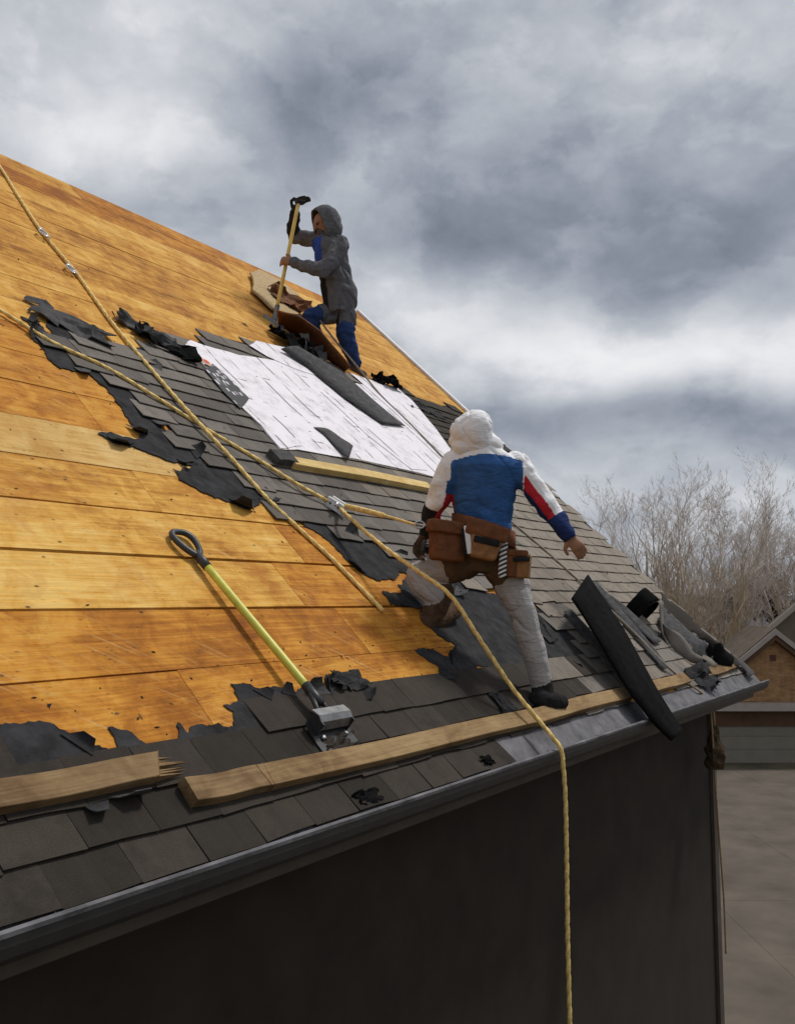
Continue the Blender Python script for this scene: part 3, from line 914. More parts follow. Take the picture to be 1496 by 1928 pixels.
# ================================================================== trees
def bare_tree(base, height, spread, seed, label, nstem=6, dens=1.0, group=None, tm='twig', rmul=1.0, bark='bark'):
    rg = random.Random(seed)
    base = Vector(base); base.z = 0.0
    t = thing('bare_tree', base, label, 'tree', group)
    tr, cr = MB(), MB()
    def grow(p, d, L, r, lev):
        n = 5 if lev < 2 else 3
        pts, rad = [p.copy()], [r]
        dd = d.copy()
        kids = []
        for i in range(n):
            j = 0.10 if lev < 2 else 0.16
            dd = (dd + Vector((rg.gauss(0, j), rg.gauss(0, j), 0.10 if lev else 0.02))).normalized()
            p = p + dd * (L / n)
            pts.append(p.copy())
            rad.append(r * (1 - 0.72 * (i + 1) / n))
            kids.append((p.copy(), dd.copy(), rad[-1], (i + 1) / n))
        (tr if lev < 2 else cr).tube(pts, rad, 6 if lev == 0 else 4 if lev == 1 else 3, 0, lev < 2)
        if lev >= 4: return
        nk = (0, 9, 8, 6)[lev] if lev else 8
        nk = max(2, int(nk * dens))
        for k in range(nk):
            q = kids[min(n - 1, int(rg.uniform(0.25 if lev == 0 else 0.1, 1) * n))]
            a = rg.uniform(0, 2 * math.pi)
            side = q[1].orthogonal()
            side.rotate(Matrix.Rotation(a, 3, q[1]))
            ang = rg.uniform(.25, .62)
            nd = (q[1] * math.cos(ang) + side * math.sin(ang)).normalized()
            grow(q[0], nd, L * rg.uniform(.36, .54) * (1.15 - .35 * q[3]), max(q[2] * .62, .006 * rmul), lev + 1)
    for s in range(nstem):
        a = 2 * math.pi * s / nstem + rg.uniform(-.4, .4)
        k = rg.uniform(.25, 1.0) * spread / height * 0.62
        d = Vector((math.cos(a) * k, math.sin(a) * k, 1)).normalized()
        b = base + Vector((math.cos(a), math.sin(a), 0)) * .25 * rg.random()
        grow(b, d, height * rg.uniform(.58, .74), .14 * rg.uniform(.7, 1.1) * rmul, 0)
    tr.build('trunk', M[bark], t, True)
    cr.build('crown', M[tm], t)
    return len(cr.F)
nf = 0
nf += bare_tree((44.154,11.732,5.725), 12.9, 10.8, 5, 'tall bare multi stemmed tree rising behind the gutter end', 13, 0.82, tm='twig', rmul=1.0)
nf += bare_tree((47.764,9.979,5.690), 12.6, 5.0, 9, 'bare tree with an upright broom of twigs, between the tallest tree and the photo edge', 6, 0.9)
nf += bare_tree((54.089,7.802,5.620), 12.4, 7, 13, 'bare grey tree above the dark evergreen at the photo edge', 7, 0.95)
for i, (px, h, lb) in enumerate([((67.062,24.852,3.629), 8.4, 'low far leafless tree showing over the rake just past the outstretched hand'), ((74.610,24.486,3.383), 9.0, 'low far leafless tree behind the left side of the tallest bare tree'), ((81.961,17.194,3.301), 10.5, 'far leafless tree rising to the left of the dark evergreen'), ((94.494,16.651,2.892), 12.0, 'far leafless tree directly behind the dark evergreen')]):
    nf += bare_tree(px, h, h * .8, 40 + i, lb, 6, 0.75, 'far leafless trees on the skyline', 'twig_far', 1.5, 'twig_far')
print('TWIG FACES', nf)
# the sheaf of pale suckers in front of the tallest tree
def sheaf(base, seed, label, n, h, lean):
    rg = random.Random(seed)
    base = Vector(base); base.z = 0
    t = thing('sapling_clump', base, label, 'sapling')
    m, c = MB(), MB()
    for k in range(n):
        a = rg.uniform(0, 6.28)
        b = base + Vector((math.cos(a), math.sin(a), 0)) * rg.uniform(0, .5)
        d = (Vector((math.cos(a) * .16, math.sin(a) * .16, 1)) + VR * lean * rg.uniform(.3, 1.3)).normalized()
        L = h * rg.uniform(.7, 1.05)
        pts = [b + d * L * i / 5 + VR * rg.gauss(0, .05) * i for i in range(6)]
        m.tube(pts, [.055 * (1 - i * .15) for i in range(6)], 5)
        for q in range(26):
            f = rg.uniform(.35, 1)
            p = b + d * L * f
            dd = (d + Vector((rg.gauss(0, .35), rg.gauss(0, .35), .25))).normalized()
            l2 = rg.uniform(.4, 1.3)
            c.tube([p, p + dd * l2 * .5, p + dd * l2 + Vector((0, 0, .1))], [.014, .010, .005], 3, 0, False)
    m.build('stem', M['stem_tan'], t, True)
    c.build('twigs', M['stem_tan'], t)
sheaf((42.030,9.649,4.818), 3, 'clump of pale tan saplings leaning over the tan roof behind the gutter end', 9, 9.6, .22)
sheaf((41.922,11.613,4.777), 8, 'clump of brown saplings showing just over the roof edge beside the curled shingles', 10, 7.8, -.05)
sheaf((43.415,11.203,4.736), 18, 'clump of upright saplings at the foot of the tallest bare tree', 10, 8.6, .05)

def bush(base, rx, ry, h0, h1, seed, label, n=2600, name='evergreen_bush', lm='leaf'):
    rg = random.Random(seed)
    base = Vector(base); base.z = 0
    t = thing(name, base, label, 'bush')
    m = MB()
    m.tube([base, base + Vector((0, 0, h0 + .8))], [.16, .08], 6)
    m.build('trunk', M['bark'], t)
    c = MB()
    clumps = [(Vector((rg.gauss(0, .5) * rx, rg.gauss(0, .5) * ry, rg.uniform(h0, h1 - .5))), rg.uniform(.5, 1.0)) for _ in range(22)]
    for k in range(n):
        q, r = rg.choice(clumps)
        v = Vector((rg.gauss(0, 1), rg.gauss(0, 1), rg.gauss(0, 1)))
        p = base + q + v.normalized() * r * rg.uniform(.5, 1.05)
        a = Vector((rg.gauss(0, 1), rg.gauss(0, 1), rg.gauss(0, 1))).normalized()
        b = a.orthogonal().normalized() * .16
        c.add([p - a * .10, p + b, p + a * .2, p - b], [(0, 1, 2, 3)])
    c.build('crown', M[lm], t)
bush((67.772,12.648,5.749), 2.2, 1.6, 4.6, 9.0, 2, 'dark evergreen bush standing above the grey roof')
bush((89.578,26.997,5.971), 3.0, 2.0, 2.0, 6.4, 6, 'low dark evergreen seen through the saplings', 1500)
bush((56.392,18.667,6.158), 3.4, 1.6, 1.0, 6.6, 16, 'brown thicket low behind the rake below the outstretched hand', 2600, 'brown_thicket', 'thicket')
bush((60.903,15.576,6.147), 3.6, 1.6, 1.0, 7.2, 17, 'brown thicket at the foot of the tall bare trees, left of the dark evergreen', 2600, 'brown_thicket', 'thicket')
bush((68.621,14.919,6.112), 3.2, 1.6, 1.0, 7.6, 18, 'brown thicket touching the dark evergreen above the tan roof', 2200, 'brown_thicket', 'thicket')

# ================================================================== toe boards
def beam(name, a, b, label, width=.089, h=.038, m='lumber', w0=.017, splinter=(0, 0), cat='plank', twist=0.0, parent=None, group=None):
    """a length of lumber lying along the slope; a, b are its lower front top corners"""
    rg = random.Random(len(label))
    a, b = Vector(a), Vector(b)
    n = 14
    V, F = [], []
    up = Vector((-(b.y - a.y), b.x - a.x, 0)).normalized()
    for i in range(n + 1):
        t = i / n
        q = a.lerp(b, t)
        k = math.sin(t * 7 + a.x) * .002
        for (s, hh) in ((0, 0), (1, 0), (1, 1), (0, 1)):
            e = 0.0
            if i == 0 and splinter[0]: e = -rg.uniform(0, splinter[0]) * (1 if s else .4)
            if i == n and splinter[1]: e = rg.uniform(0, splinter[1]) * (1 if s else .4)
            u = q.x + up.x * s * width + e
            v = q.y + up.y * s * width + k
            V.append(rp(u, v, w0 + h * hh + k))
    for i in range(n):
        for j in range(4):
            F.append((i * 4 + j, (i + 1) * 4 + j, (i + 1) * 4 + (j + 1) % 4, i * 4 + (j + 1) % 4))
    F += [(3, 2, 1, 0), (n * 4, n * 4 + 1, n * 4 + 2, n * 4 + 3)]
    o = mesh_obj(name, V, F, M[m], parent)
    bv = o.modifiers.new('edge', 'BEVEL'); bv.width = .002; bv.segments = 1; bv.limit_method = 'ANGLE'
    if parent is None: tag(o, label, cat, group)
    return o
G_TOE = 'toe boards nailed along the eave'
tb = beam('toe_board', (1.278,0.267,0.055), (1.909,0.261,0.055), 'dirty toe board with a splintered end beside the black felt', m='dusky', splinter=(0, .05), group=G_TOE)
# splinters of the broken end
mb = MB()
rg = random.Random(5)
e0 = Vector((1.909,0.261,0.055))
for k in range(9):
    v = e0.y + .006 + k * .0095
    L = rg.uniform(.04, .17)
    P = [rp(e0.x - .02, v - .005, .020), rp(e0.x - .02, v + .004, .020), rp(e0.x - .02, v + .004, .056 - .002 * (k % 3)), rp(e0.x - .02, v - .005, .056 - .002 * (k % 3)), rp(e0.x + L, v + rg.uniform(-.006, .006), .032)]
    mb.add(P, [(0, 1, 2, 3), (0, 4, 1), (1, 4, 2), (2, 4, 3), (3, 4, 0)])
mb.build('splinter', M['dusky'], tb)['kind'] = 'stuff'
beam('toe_board', (1.989,0.150,0.055), (2.325,0.139,0.055), 'short block of lumber with a sawn end, left of the long toe board', m='dusky', splinter=(0, .015), group=G_TOE)
lt = beam('toe_board', (2.325,0.139,0.055), (4.320,0.120,0.055), 'long ragged toe board running beneath the shovel blade to the worker', splinter=(0.03, .01), group=G_TOE)
beam('toe_board', (4.330,0.119,0.055), (5.782,0.128,0.055), 'toe board under the black boot of the near worker', splinter=(0, .02), group=G_TOE)
beam('toe_board', (6.125,0.121,0.055), (7.097,0.132,0.055), 'short toe board just past the leaning black strip', splinter=(0, .01), group=G_TOE)
beam('toe_board', (7.596,0.129,0.055), (8.531,0.151,0.055), 'last short toe board near the gutter end', group=G_TOE)
beam('toe_board', (4.211,2.247,0.055), (5.841,2.265,0.055), 'fresh yellow two by four holding up the white sheets', m='fresh', width=.085, h=.045)
beam('felt_roll', (4.064,2.259,0.055), (4.247,2.265,0.055), 'stubby dark roll of felt at the left end of the yellow two by four', m='felt_grey', width=.10, h=.05, cat='felt scrap')
# ================================================================== white underlayment sheets
def film_mat():
    m, N = mat('white_printed_film', 0.55, 0.35)
    r = roofvec(N)
    rt = N.n('ShaderNodeVectorRotate', {0: r, 'Angle': R(-84)}, rotation_type='Z_AXIS')
    s = N.n('ShaderNodeSeparateXYZ', {0: r})
    wob = N.n('ShaderNodeTexNoise', {'Vector': r, 'Scale': 1.1, 'Detail': 2.0})
    y = N.m('ADD', N.m('MULTIPLY_ADD', (s, 1), 0.10, (s, 0)), N.m('MULTIPLY', (wob, 0), 0.22))
    ln = N.m('ABSOLUTE', N.m('SUBTRACT', N.m('FRACT', N.m('MULTIPLY', y, 4.6)), 0.5))
    line = N.ramp(ln, [(0.035, 1.0), (0.060, 0.0)])
    dn = N.n('ShaderNodeTexNoise', {'Vector': N.n('ShaderNodeVectorMath', {0: r, 1: (5.0, 2.6, 0)}, operation='MULTIPLY'), 'Scale': 1.0, 'Detail': 5.0, 'Roughness': 0.7})
    dash = N.ramp((dn, 0), [(0.50, 0.0), (0.56, 1.0)])
    pr = N.m('MULTIPLY', N.m('MULTIPLY', line, dash), 0.9)
    sm = N.n('ShaderNodeTexNoise', {'Vector': r, 'Scale': 8.0, 'Detail': 7.0, 'Roughness': 0.7})
    base = N.ramp((sm, 0), [(0.34, (0.60, 0.55, 0.58)), (0.50, (0.80, 0.755, 0.785)), (0.7, (0.84, 0.80, 0.83))])
    faint = N.n('ShaderNodeTexNoise', {'Vector': N.n('ShaderNodeVectorMath', {0: r, 1: (28.0, 5.0, 0)}, operation='MULTIPLY'), 'Scale': 1.0, 'Detail': 4.0, 'Roughness': 0.7})
    fm = N.ramp((faint, 0), [(0.60, 0.0), (0.70, 0.35)])
    col = N.mix((fm, 0), base, (0.50, 0.45, 0.49))
    col = N.mix(pr, col, (0.07, 0.065, 0.07))
    setc(N, col)
    bump(N, (sm, 0), 0.25, 0.01)
    return m
M['film'] = film_mat()
def printed_mat():
    m, N = mat('black_band_with_worn_print', 0.6, 0.3)
    tc = roofvec(N)
    vv = N.n('ShaderNodeVectorMath', {0: tc, 1: (26.0, 15.0, 0)}, operation='MULTIPLY')
    vo = N.n('ShaderNodeTexVoronoi', {'Vector': vv, 'Scale': 1.0, 'Randomness': 0.8}, distance='CHEBYCHEV')
    pk = N.ramp((N.n('ShaderNodeSeparateColor', {0: (vo, 'Color')}), 0), [(0.52, 0.0), (0.56, 1.0)])
    dd = N.ramp((vo, 'Distance'), [(0.24, 1.0), (0.32, 0.0)])
    setc(N, N.mix(N.m('MULTIPLY', pk, dd), (0.018, 0.018, 0.02), (0.55, 0.53, 0.55)))
    return m
M['printed'] = printed_mat()
M['red'] = simple('red_emblem', (0.55, 0.03, 0.02), 0.5, 0.1)
M['orange'] = simple('orange_emblem_edge', (0.75, 0.25, 0.04), 0.5, 0.1)

MAIN = [(4.240,3.631,0.000), (4.363,3.743,0.000), (4.582,3.731,0.000), (4.853,3.748,0.000), (5.036,3.799,0.000), (5.394,3.878,0.000), (5.629,3.843,0.000), (6.026,3.811,0.000), (6.704,3.992,0.000), (7.429,4.172,0.000), (7.445,3.966,0.000), (7.326,3.646,0.000), (7.196,3.257,0.000), (7.078,2.987,0.000), (6.472,2.640,0.000), (6.204,2.521,0.000), (5.647,2.539,0.000), (5.148,2.542,0.000), (4.474,2.498,0.000), (4.264,2.457,0.000), (4.281,2.715,0.000), (4.251,2.898,0.000), (4.417,3.039,0.000), (4.398,3.251,0.000), (4.358,3.352,0.000), (4.348,3.438,0.000), (4.248,3.394,0.000), (4.240,3.513,0.000)]
sh = thing('underlayment_sheet', rp(*(5.383,3.107,0.000)) , 'crinkled white underlayment sheets with black print laid over the old shingles', 'underlayment')
slab(ragged([(p[0], p[1], 0.0) for p in MAIN], 0.05, 1, random.Random(2)), .019, .004, M['film'], 'sheet', sh)
def sheet_strip(poly, w, seed):
    return slab(ragged([(p[0], p[1], 0.0) for p in poly], 0.04, 1, random.Random(seed)), w, .003, M['film'], 'sheet', sh)
sheet_strip([(5.154,4.002,0.000), (5.350,4.154,0.000), (5.822,4.237,0.000), (6.130,4.261,0.000), (6.483,4.053,0.000), (6.248,3.887,0.000), (5.610,3.821,0.000), (5.280,3.894,0.000)], .0245, 3)
sheet_strip([(6.632,4.158,0.000), (6.862,4.151,0.000), (7.460,4.201,0.000), (7.505,3.993,0.000), (7.175,3.104,0.000), (6.888,2.947,0.000), (6.741,3.403,0.000), (6.688,3.842,0.000)], .0245, 4)
sheet_strip([(4.245,2.891,0.000), (4.412,3.019,0.000), (4.565,2.850,0.000), (4.563,2.553,0.000), (4.375,2.488,0.000), (4.270,2.459,0.000), (4.282,2.709,0.000)], .0245, 5)
sheet_strip([(5.623,3.522,0.000), (5.865,3.479,0.000), (6.167,3.011,0.000), (6.172,2.598,0.000), (5.892,2.559,0.000), (5.705,2.942,0.000)], .0245, 6)
slab([(p[0], p[1], 0.0) for p in [(4.205,3.309,0.000), (4.362,3.443,0.000), (4.412,3.256,0.000), (4.429,3.049,0.000), (4.210,2.863,0.000), (4.184,3.056,0.000)]], .0255, .003, M['printed'], 'printed_band', sh)
def disc(name, c, r, w, m, parent, n=14):
    P = [(c[0] + r * math.cos(2 * math.pi * i / n), c[1] + r * math.sin(2 * math.pi * i / n), 0) for i in range(n)]
    return slab(P, w, .0012, m, name, parent)
ec = (4.298,3.439,0.000)
disc('emblem', ec, .045, .0255, M['film'], sh)
disc('emblem', ec, .036, .0270, M['orange'], sh)
disc('emblem', (ec[0] + .006, ec[1] + .004), .022, .0285, M['red'], sh)

# ================================================================== loose strips, scraps and flaps
def ribbon(name, A, B, thick, m, label, cat, w=(0, 0), nu=14, nv=3, wob=.006, seed=1.0, bow=0.0, notch=0.0):
    """a strip between two edge lines given in roof coordinates"""
    A = [Vector(p) for p in A]
    B = [Vector(p) for p in B]
    def along(P, t):
        t = t * (len(P) - 1)
        i = min(int(t), len(P) - 2)
        return P[i].lerp(P[i + 1], t - i)
    def fn(s, t):
        a, b = along(A, s), along(B, s)
        p = a.lerp(b, t)
        k = noise.noise(Vector((s * 4 + seed, t * 2, seed))) * wob + bow * math.sin(math.pi * t)
        return rp(p.x, p.y, p.z + k)
    rg = random.Random(int(seed * 100))
    miss = {(rg.randrange(nu), rg.choice((0, nv - 1))) for _ in range(int(notch * nu))}
    o = grid_sheet(name, fn, nu, nv, thick, m, None, True, (lambda s, t: (int(s * nu), int(t * nv)) not in miss) if notch else None)
    return tag(o, label, cat)
ribbon('shingle_strip', [(5.578,4.088,0.050), (5.790,3.924,0.040), (5.934,3.515,0.034), (6.169,3.214,0.032)], [(5.840,4.179,0.090), (6.364,3.993,0.060), (6.446,3.645,0.045), (6.605,3.296,0.035)], .004, M['felt_grey'],
       'long dark grey shingle strip lying diagonally on the white sheets', 'shingle strip', wob=.008, bow=.012, seed=2.2, nu=24)
ribbon('shingle_strip', [(4.948,2.860,0.028), (4.998,2.769,0.030), (4.982,2.597,0.035), (4.979,2.474,0.045)], [(4.959,2.860,0.030), (5.118,2.877,0.034), (5.184,2.757,0.040), (5.211,2.667,0.050)], .004, M['felt_grey'],
       'short bent grey shingle scrap on the white sheets above the yellow two by four', 'shingle strip', wob=.006, seed=3.3)

def crumple(name, c, su, sv, h, seed, label, m='felt', n=9, cat='felt scrap', rotz=0.0, thick=.004, curl=1.0):
    """a crumpled piece of felt: folded grid resting on the slope"""
    c = Vector(c)
    ca, sa = math.cos(rotz), math.sin(rotz)
    def fn(s, t):
        x, y = (s - .5) * su, (t - .5) * sv
        k = noise.fractal(Vector((s * 2.6 + seed, t * 2.6, seed)), .9, 2.1, 3) * h + abs(noise.noise(Vector((s * 3.3, t * 3.3 + seed, seed)))) * h * .9
        e = max(abs(s - .5), abs(t - .5)) * 2
        k += h * .5 * curl * max(0, math.sin(s * 5 + seed)) * e
        x += noise.noise(Vector((s * 3, t * 3, seed + 5))) * su * .18
        y += noise.noise(Vector((s * 3, t * 3, seed + 9))) * sv * .18
        return rp(c.x + x * ca - y * sa, c.y + x * sa + y * ca, c.z + max(.004, k))
    rg = random.Random(int(seed * 10))
    miss = set()
    for _ in range(n):
        i = rg.randrange(n); miss.add((i, 0) if rg.random() < .5 else (0, i))
    return tag(grid_sheet(name, fn, n, n, thick, M[m], None, False, lambda s, t: (int(s * n), int(t * n)) not in miss), label, cat)
crumple('felt_scrap', (3.925,3.666,0.008), .46, .22, .055, 1.3, 'crumpled dark felt scrap on the golden boards beside the upper rope', 'felt_grey', rotz=-.5)
crumple('felt_scrap', (4.006,3.529,0.012), .42, .24, .06, 2.7, 'black wrinkled felt lump at the top corner of the white sheets', 'black', rotz=-.6)
crumple('felt_scrap', (3.211,3.431,0.006), .50, .24, .035, 3.9, 'folded grey felt edge standing up at the top left of the torn shingles', 'felt_grey', rotz=-.35)
crumple('felt_scrap', (6.019,4.356,0.020), .52, .28, .09, 4.4, 'black heap of torn felt under the blade of the far worker', 'black', rotz=-.3)
crumple('felt_scrap', (6.193,4.328,0.030), .28, .22, .09, 8.4, 'grey crumpled shingle piece beside the black heap of torn felt', 'felt_grey', rotz=-.2)
crumple('felt_scrap', (7.227,4.196,0.020), .40, .16, .10, 5.1, 'small dark torn scrap at the top edge of the white sheets', 'black', rotz=-.15)
crumple('felt_scrap', (7.652,3.887,0.010), .65, .22, .035, 6.6, 'ragged dark felt edge near the rake above the hooded worker', 'felt', rotz=-.1)
crumple('felt_scrap', (3.180,0.564,0.010), .24, .10, .03, 7.7, 'bunched black felt just above the shovel blade', 'felt')
crumple('felt_scrap', (5.488,0.826,0.010), .30, .30, .022, 9.9, 'dark felt bunched up beside the bent leg of the near worker', 'felt')
crumple('shingle_scrap', (2.831,0.260,0.018), .20, .09, .035, 11.2, 'broken dark shingle piece under the yellow shovel blade', 'shingle_dark_shade', cat='shingle scrap')
crumple('shingle_scrap', (4.213,0.261,0.018), .22, .12, .03, 12.2, 'dark loose shingle scrap beside the rope behind the long toe board', 'felt', cat='shingle scrap', rotz=1.2)
crumple('shingle_scrap', (2.765,0.014,0.012), .14, .06, .02, 13.3, 'black shingle crumb on the pale eave metal below the long toe board', 'black', cat='shingle scrap')
crumple('shingle_scrap', (3.686,0.014,0.012), .09, .05, .02, 14.3, 'black crumb on the eave metal midway along the gutter', 'black', cat='shingle scrap')
crumple('shingle_scrap', (6.109,0.095,0.012), .10, .06, .02, 15.3, 'black scrap on the eave metal under the leaning black strip', 'black', cat='shingle scrap')

# torn brown decking / shingle flap pulled up by the far worker
def plate(name, P, thick, m, label, cat, parent=None):
    """a board given by its outline in roof coordinates with heights"""
    V = [rpt(p) for p in P]
    nn = (V[1] - V[0]).cross(V[-1] - V[0]).normalized()
    n = len(V)
    W2 = [v - nn * thick for v in V]
    F = [tuple(range(n)), tuple(reversed(range(n, 2 * n)))] + [(i, n + i, n + (i + 1) % n, (i + 1) % n) for i in range(n)]
    o = mesh_obj(name, V + W2, F, m, parent)
    return tag(o, label, cat) if label else o
ribbon('torn_board', [(6.129,4.773,0.020), (6.322,4.679,0.020), (6.418,4.434,0.020), (6.589,4.183,0.020)], [(5.826,4.600,0.200), (6.033,4.552,0.240), (6.287,4.435,0.220), (6.536,4.119,0.100)], .018, M['oldwood'],
       'brown torn roofing slab tipped up in front of the far worker', 'roofing slab', wob=.012, seed=4.4, nu=18, nv=4)
slab(ragged([(p[0], p[1], 0.0) for p in [(6.619,5.944,0.000), (6.921,6.171,0.000), (7.219,6.141,0.000), (7.331,5.892,0.000), (6.867,5.284,0.000), (6.389,5.017,0.000), (6.265,5.070,0.000), (6.239,5.401,0.000)]], .05, 2, random.Random(8)), .03, .022, M['osb'], 'sheathing_patch')
tag(bpy.data.objects['sheathing_patch'], 'tan speckled sheathing patch lying below the ridge behind the far shovel', 'sheathing patch')
crumple('shingle_scrap', (6.799,5.399,0.060), .50, .35, .10, 16.1, 'mossy ragged shingle pile between the tan patch and the far worker', 'oldwood', cat='shingle scrap', rotz=-.4)

# the stiff black strip sliding over the eave
bs = ribbon('black_strip', [(5.859,0.889,0.200), (5.678,0.477,0.170), (5.572,0.101,0.110), (5.626,-0.078,0.070), (5.693,-0.237,0.050)], [(6.446,1.097,0.240), (6.190,0.553,0.200), (5.913,0.065,0.140), (5.960,-0.072,0.090), (5.975,-0.207,0.050)], .022, M['black'],
       'long stiff black roofing strip sliding over the eave beside the near worker', 'roofing strip', wob=.006, seed=6.1, nu=20, nv=3)
for (i, a, b, c, d, lab) in ((0, (6.075,0.937,0.030), (5.867,0.155,0.030), (6.157,0.937,0.050), (6.003,0.159,0.050), 'narrow grey shingle strip under the left edge of the black strip'),
                   (1, (7.160,1.254,0.040), (6.808,0.294,0.030), (7.231,1.247,0.060), (6.905,0.288,0.050), 'narrow grey shingle strip under the right edge of the black strip'),
                   (2, (7.241,1.175,0.030), (7.197,0.541,0.030), (7.281,1.089,0.050), (7.375,0.557,0.040), 'short grey shingle strip to the right of the leaning black strip')):
    ribbon('shingle_strip', [a, tuple((Vector(a) + Vector(b)) / 2), b], [c, tuple((Vector(c) + Vector(d)) / 2 + Vector((0, 0, .02))), d], .005, M['felt_grey'], lab, 'shingle strip', seed=7.7 + i, wob=.012)

# curled shingles by the rake
def arch(name, P, ext, thick, m, label):
    """bent strip: a curve (roof coordinates) swept by a vector in roof coordinates"""
    C = [Vector(p) for p in P]
    C = catmull(C, .02)
    ext = Vector(ext)
    n = len(C) - 1
    def fn(s, t):
        p = C[int(round(s * n))] + ext * t
        k = noise.noise(Vector((s * 5, t * 3, 2.2))) * .006
        return rp(p.x, p.y, p.z + k)
    return tag(grid_sheet(name, fn, n, 5, thick, m, None, True), label, 'curled shingle')
q = Vector((7.591,0.841,0.000))
arch('curled_shingle', [(q.x - .115, q.y, .01), (q.x - .125, q.y, .09), (q.x - .115, q.y, .15), (q.x - .075, q.y + .01, .205), (q.x, q.y + .015, .23), (q.x + .07, q.y + .01, .205), (q.x + .105, q.y, .15), (q.x + .112, q.y, .09), (q.x + .10, q.y, .01)], (.02, .15, -.01), .006, M['black'],
     'black shingle curled into an upright hoop near the rake')
q = Vector((7.557,0.733,0.000))
arch('curled_shingle', [(q.x - .02, q.y - .20, .02), (q.x - .01, q.y - .1, .06), (q.x, q.y, .14), (q.x + .01, q.y + .08, .22), (q.x + .03, q.y + .13, .20), (q.x + .05, q.y + .15, .12)], (.13, .02, 0), .006, M['shingle'],
     'grey shingle bent like a hook beside the black hoop')
ribbon('curled_shingle', [(7.794,0.778,0.030), (7.554,0.593,0.020), (7.635,0.377,0.020), (8.109,0.227,0.020)], [(8.052,0.902,0.100), (7.959,0.660,0.140), (8.069,0.439,0.120), (8.438,0.275,0.050)], .007, M['felt_grey'],
       'big grey shingle sheet curling along the rake end', 'curled shingle', nu=20, nv=6, wob=.035, seed=8.8, bow=.035, notch=.3)
ribbon('curled_shingle', [(7.653,0.692,0.030), (7.533,0.509,0.030), (7.615,0.320,0.030), (7.940,0.194,0.030)], [(7.612,0.737,0.100), (7.574,0.568,0.130), (7.668,0.361,0.120), (8.110,0.236,0.050)], .007, M['shingle'],
       'brownish shingle strip curling below the big grey sheet', 'curled shingle', nu=18, nv=4, wob=.03, seed=12.8, bow=.02, notch=.3)
ribbon('curled_shingle', [(8.176,0.919,0.030), (8.283,0.640,0.030), (8.428,0.396,0.050), (8.534,0.142,0.030)], [(8.644,1.112,0.050), (8.606,0.746,0.080), (8.490,0.417,0.120), (8.811,0.189,0.040)], .007, M['shingle_dark_shade'],
       'dark shingle strip drooping along the rake edge behind the big curled sheet', 'curled shingle', nu=20, nv=5, wob=.035, seed=9.6, bow=.02, notch=.4)
ribbon('curled_shingle', [(7.957,0.336,0.050), (8.068,0.239,0.050), (8.375,0.172,0.040)], [(8.003,0.397,0.140), (8.077,0.332,0.200), (8.511,0.221,0.100)], .01, M['black'],
       'black bulging felt roll at the corner above the gutter end', 'curled shingle', nu=12, nv=6, wob=.04, seed=10.2, bow=.03, notch=.3)
ribbon('shingle_strip', [(8.522,0.313,0.060), (8.730,0.172,0.050), (8.671,0.030,0.050)], [(8.667,0.320,0.070), (8.883,0.191,0.060), (8.900,0.049,0.050)], .006, M['felt_grey'],
       'thin shingle strip poking out over the gutter end', 'shingle strip', wob=.004, seed=11.5)
crumple('shingle_scrap', (7.489,0.149,0.020), .45, .22, .07, 17.4, 'dark torn shingle between the two last toe boards', 'felt', cat='shingle scrap')

# ================================================================== ropes
def rope(name, pts, r, m, label, step=.012, pitch=.075, lobes=True):
    P = catmull(pts, .03)
    C = [P[0]]
    acc = 0
    # even spacing
    out = [P[0]]
    need = step
    for i in range(1, len(P)):
        a, b = P[i - 1], P[i]
        L = (b - a).length
        if L < 1e-9: continue
        s = 0
        while need <= L - s + 1e-12:
            s += need
            out.append(a.lerp(b, s / L))
            need = step
        need -= (L - s)
    P = out
    n = 9 if lobes else 6
    V, F = [], []
    up = None
    for i, p in enumerate(P):
        t = (P[min(i + 1, len(P) - 1)] - P[max(i - 1, 0)]).normalized()
        if up is None: up = t.orthogonal().normalized()
        up = (up - t * up.dot(t)).normalized()
        sd = t.cross(up)
        ph = 2 * math.pi * i * step / pitch
        for j in range(n):
            a = 2 * math.pi * j / n
            rr_ = r * (1 + (.20 * math.cos(3 * (a - ph / 3)) if lobes else 0))
            V.append(p + (up * math.cos(a) + sd * math.sin(a)) * rr_)
    for i in range(len(P) - 1):
        for j in range(n):
            F.append((i * n + j, i * n + (j + 1) % n, (i + 1) * n + (j + 1) % n, (i + 1) * n + j))
    F.append(tuple(reversed(range(n)))); F.append(tuple((len(P) - 1) * n + j for j in range(n)))
    o = mesh_obj(name, V, F, M[m], None, True)
    return tag(o, label, 'rope')
def rr3(L): return [rpt(p) for p in L]
RA = rr3([(3.899,6.500,0.013), (3.866,5.988,0.013), (3.767,5.360,0.013), (3.698,4.824,0.014), (3.695,4.301,0.014), (3.633,3.650,0.014), (3.613,3.127,0.024), (3.598,2.784,0.036), (3.603,2.488,0.044), (3.649,2.189,0.034), (3.690,1.893,0.020), (3.760,1.651,0.014), (3.827,1.417,0.013), (3.862,1.208,0.013), (3.890,0.988,0.013)])
rope('rope', RA, .0115, 'rope', 'yellow twisted rope running down from the ridge, its loose end on the golden boards')
RB = rr3([(2.570,3.401,0.020), (2.722,3.330,0.020), (2.938,3.105,0.022), (3.215,2.969,0.022), (3.443,2.723,0.030), (3.662,2.520,0.020), (3.891,2.275,0.030), (4.061,2.036,0.045), (4.261,1.861,0.050)]) + [Vector(p) for p in ((4.134,1.131,6.979), (4.078,0.850,6.795), (4.036,0.580,6.644), (4.033,0.390,6.520), (4.095,0.263,6.309), (4.206,0.142,6.065), (4.240,0.041,5.935), (4.248,-0.059,5.826))] + [Vector((4.262, -.105, EAVE + .012))]
e = RB[-1]
h1 = Vector((4.268, -.112, EAVE - .05))
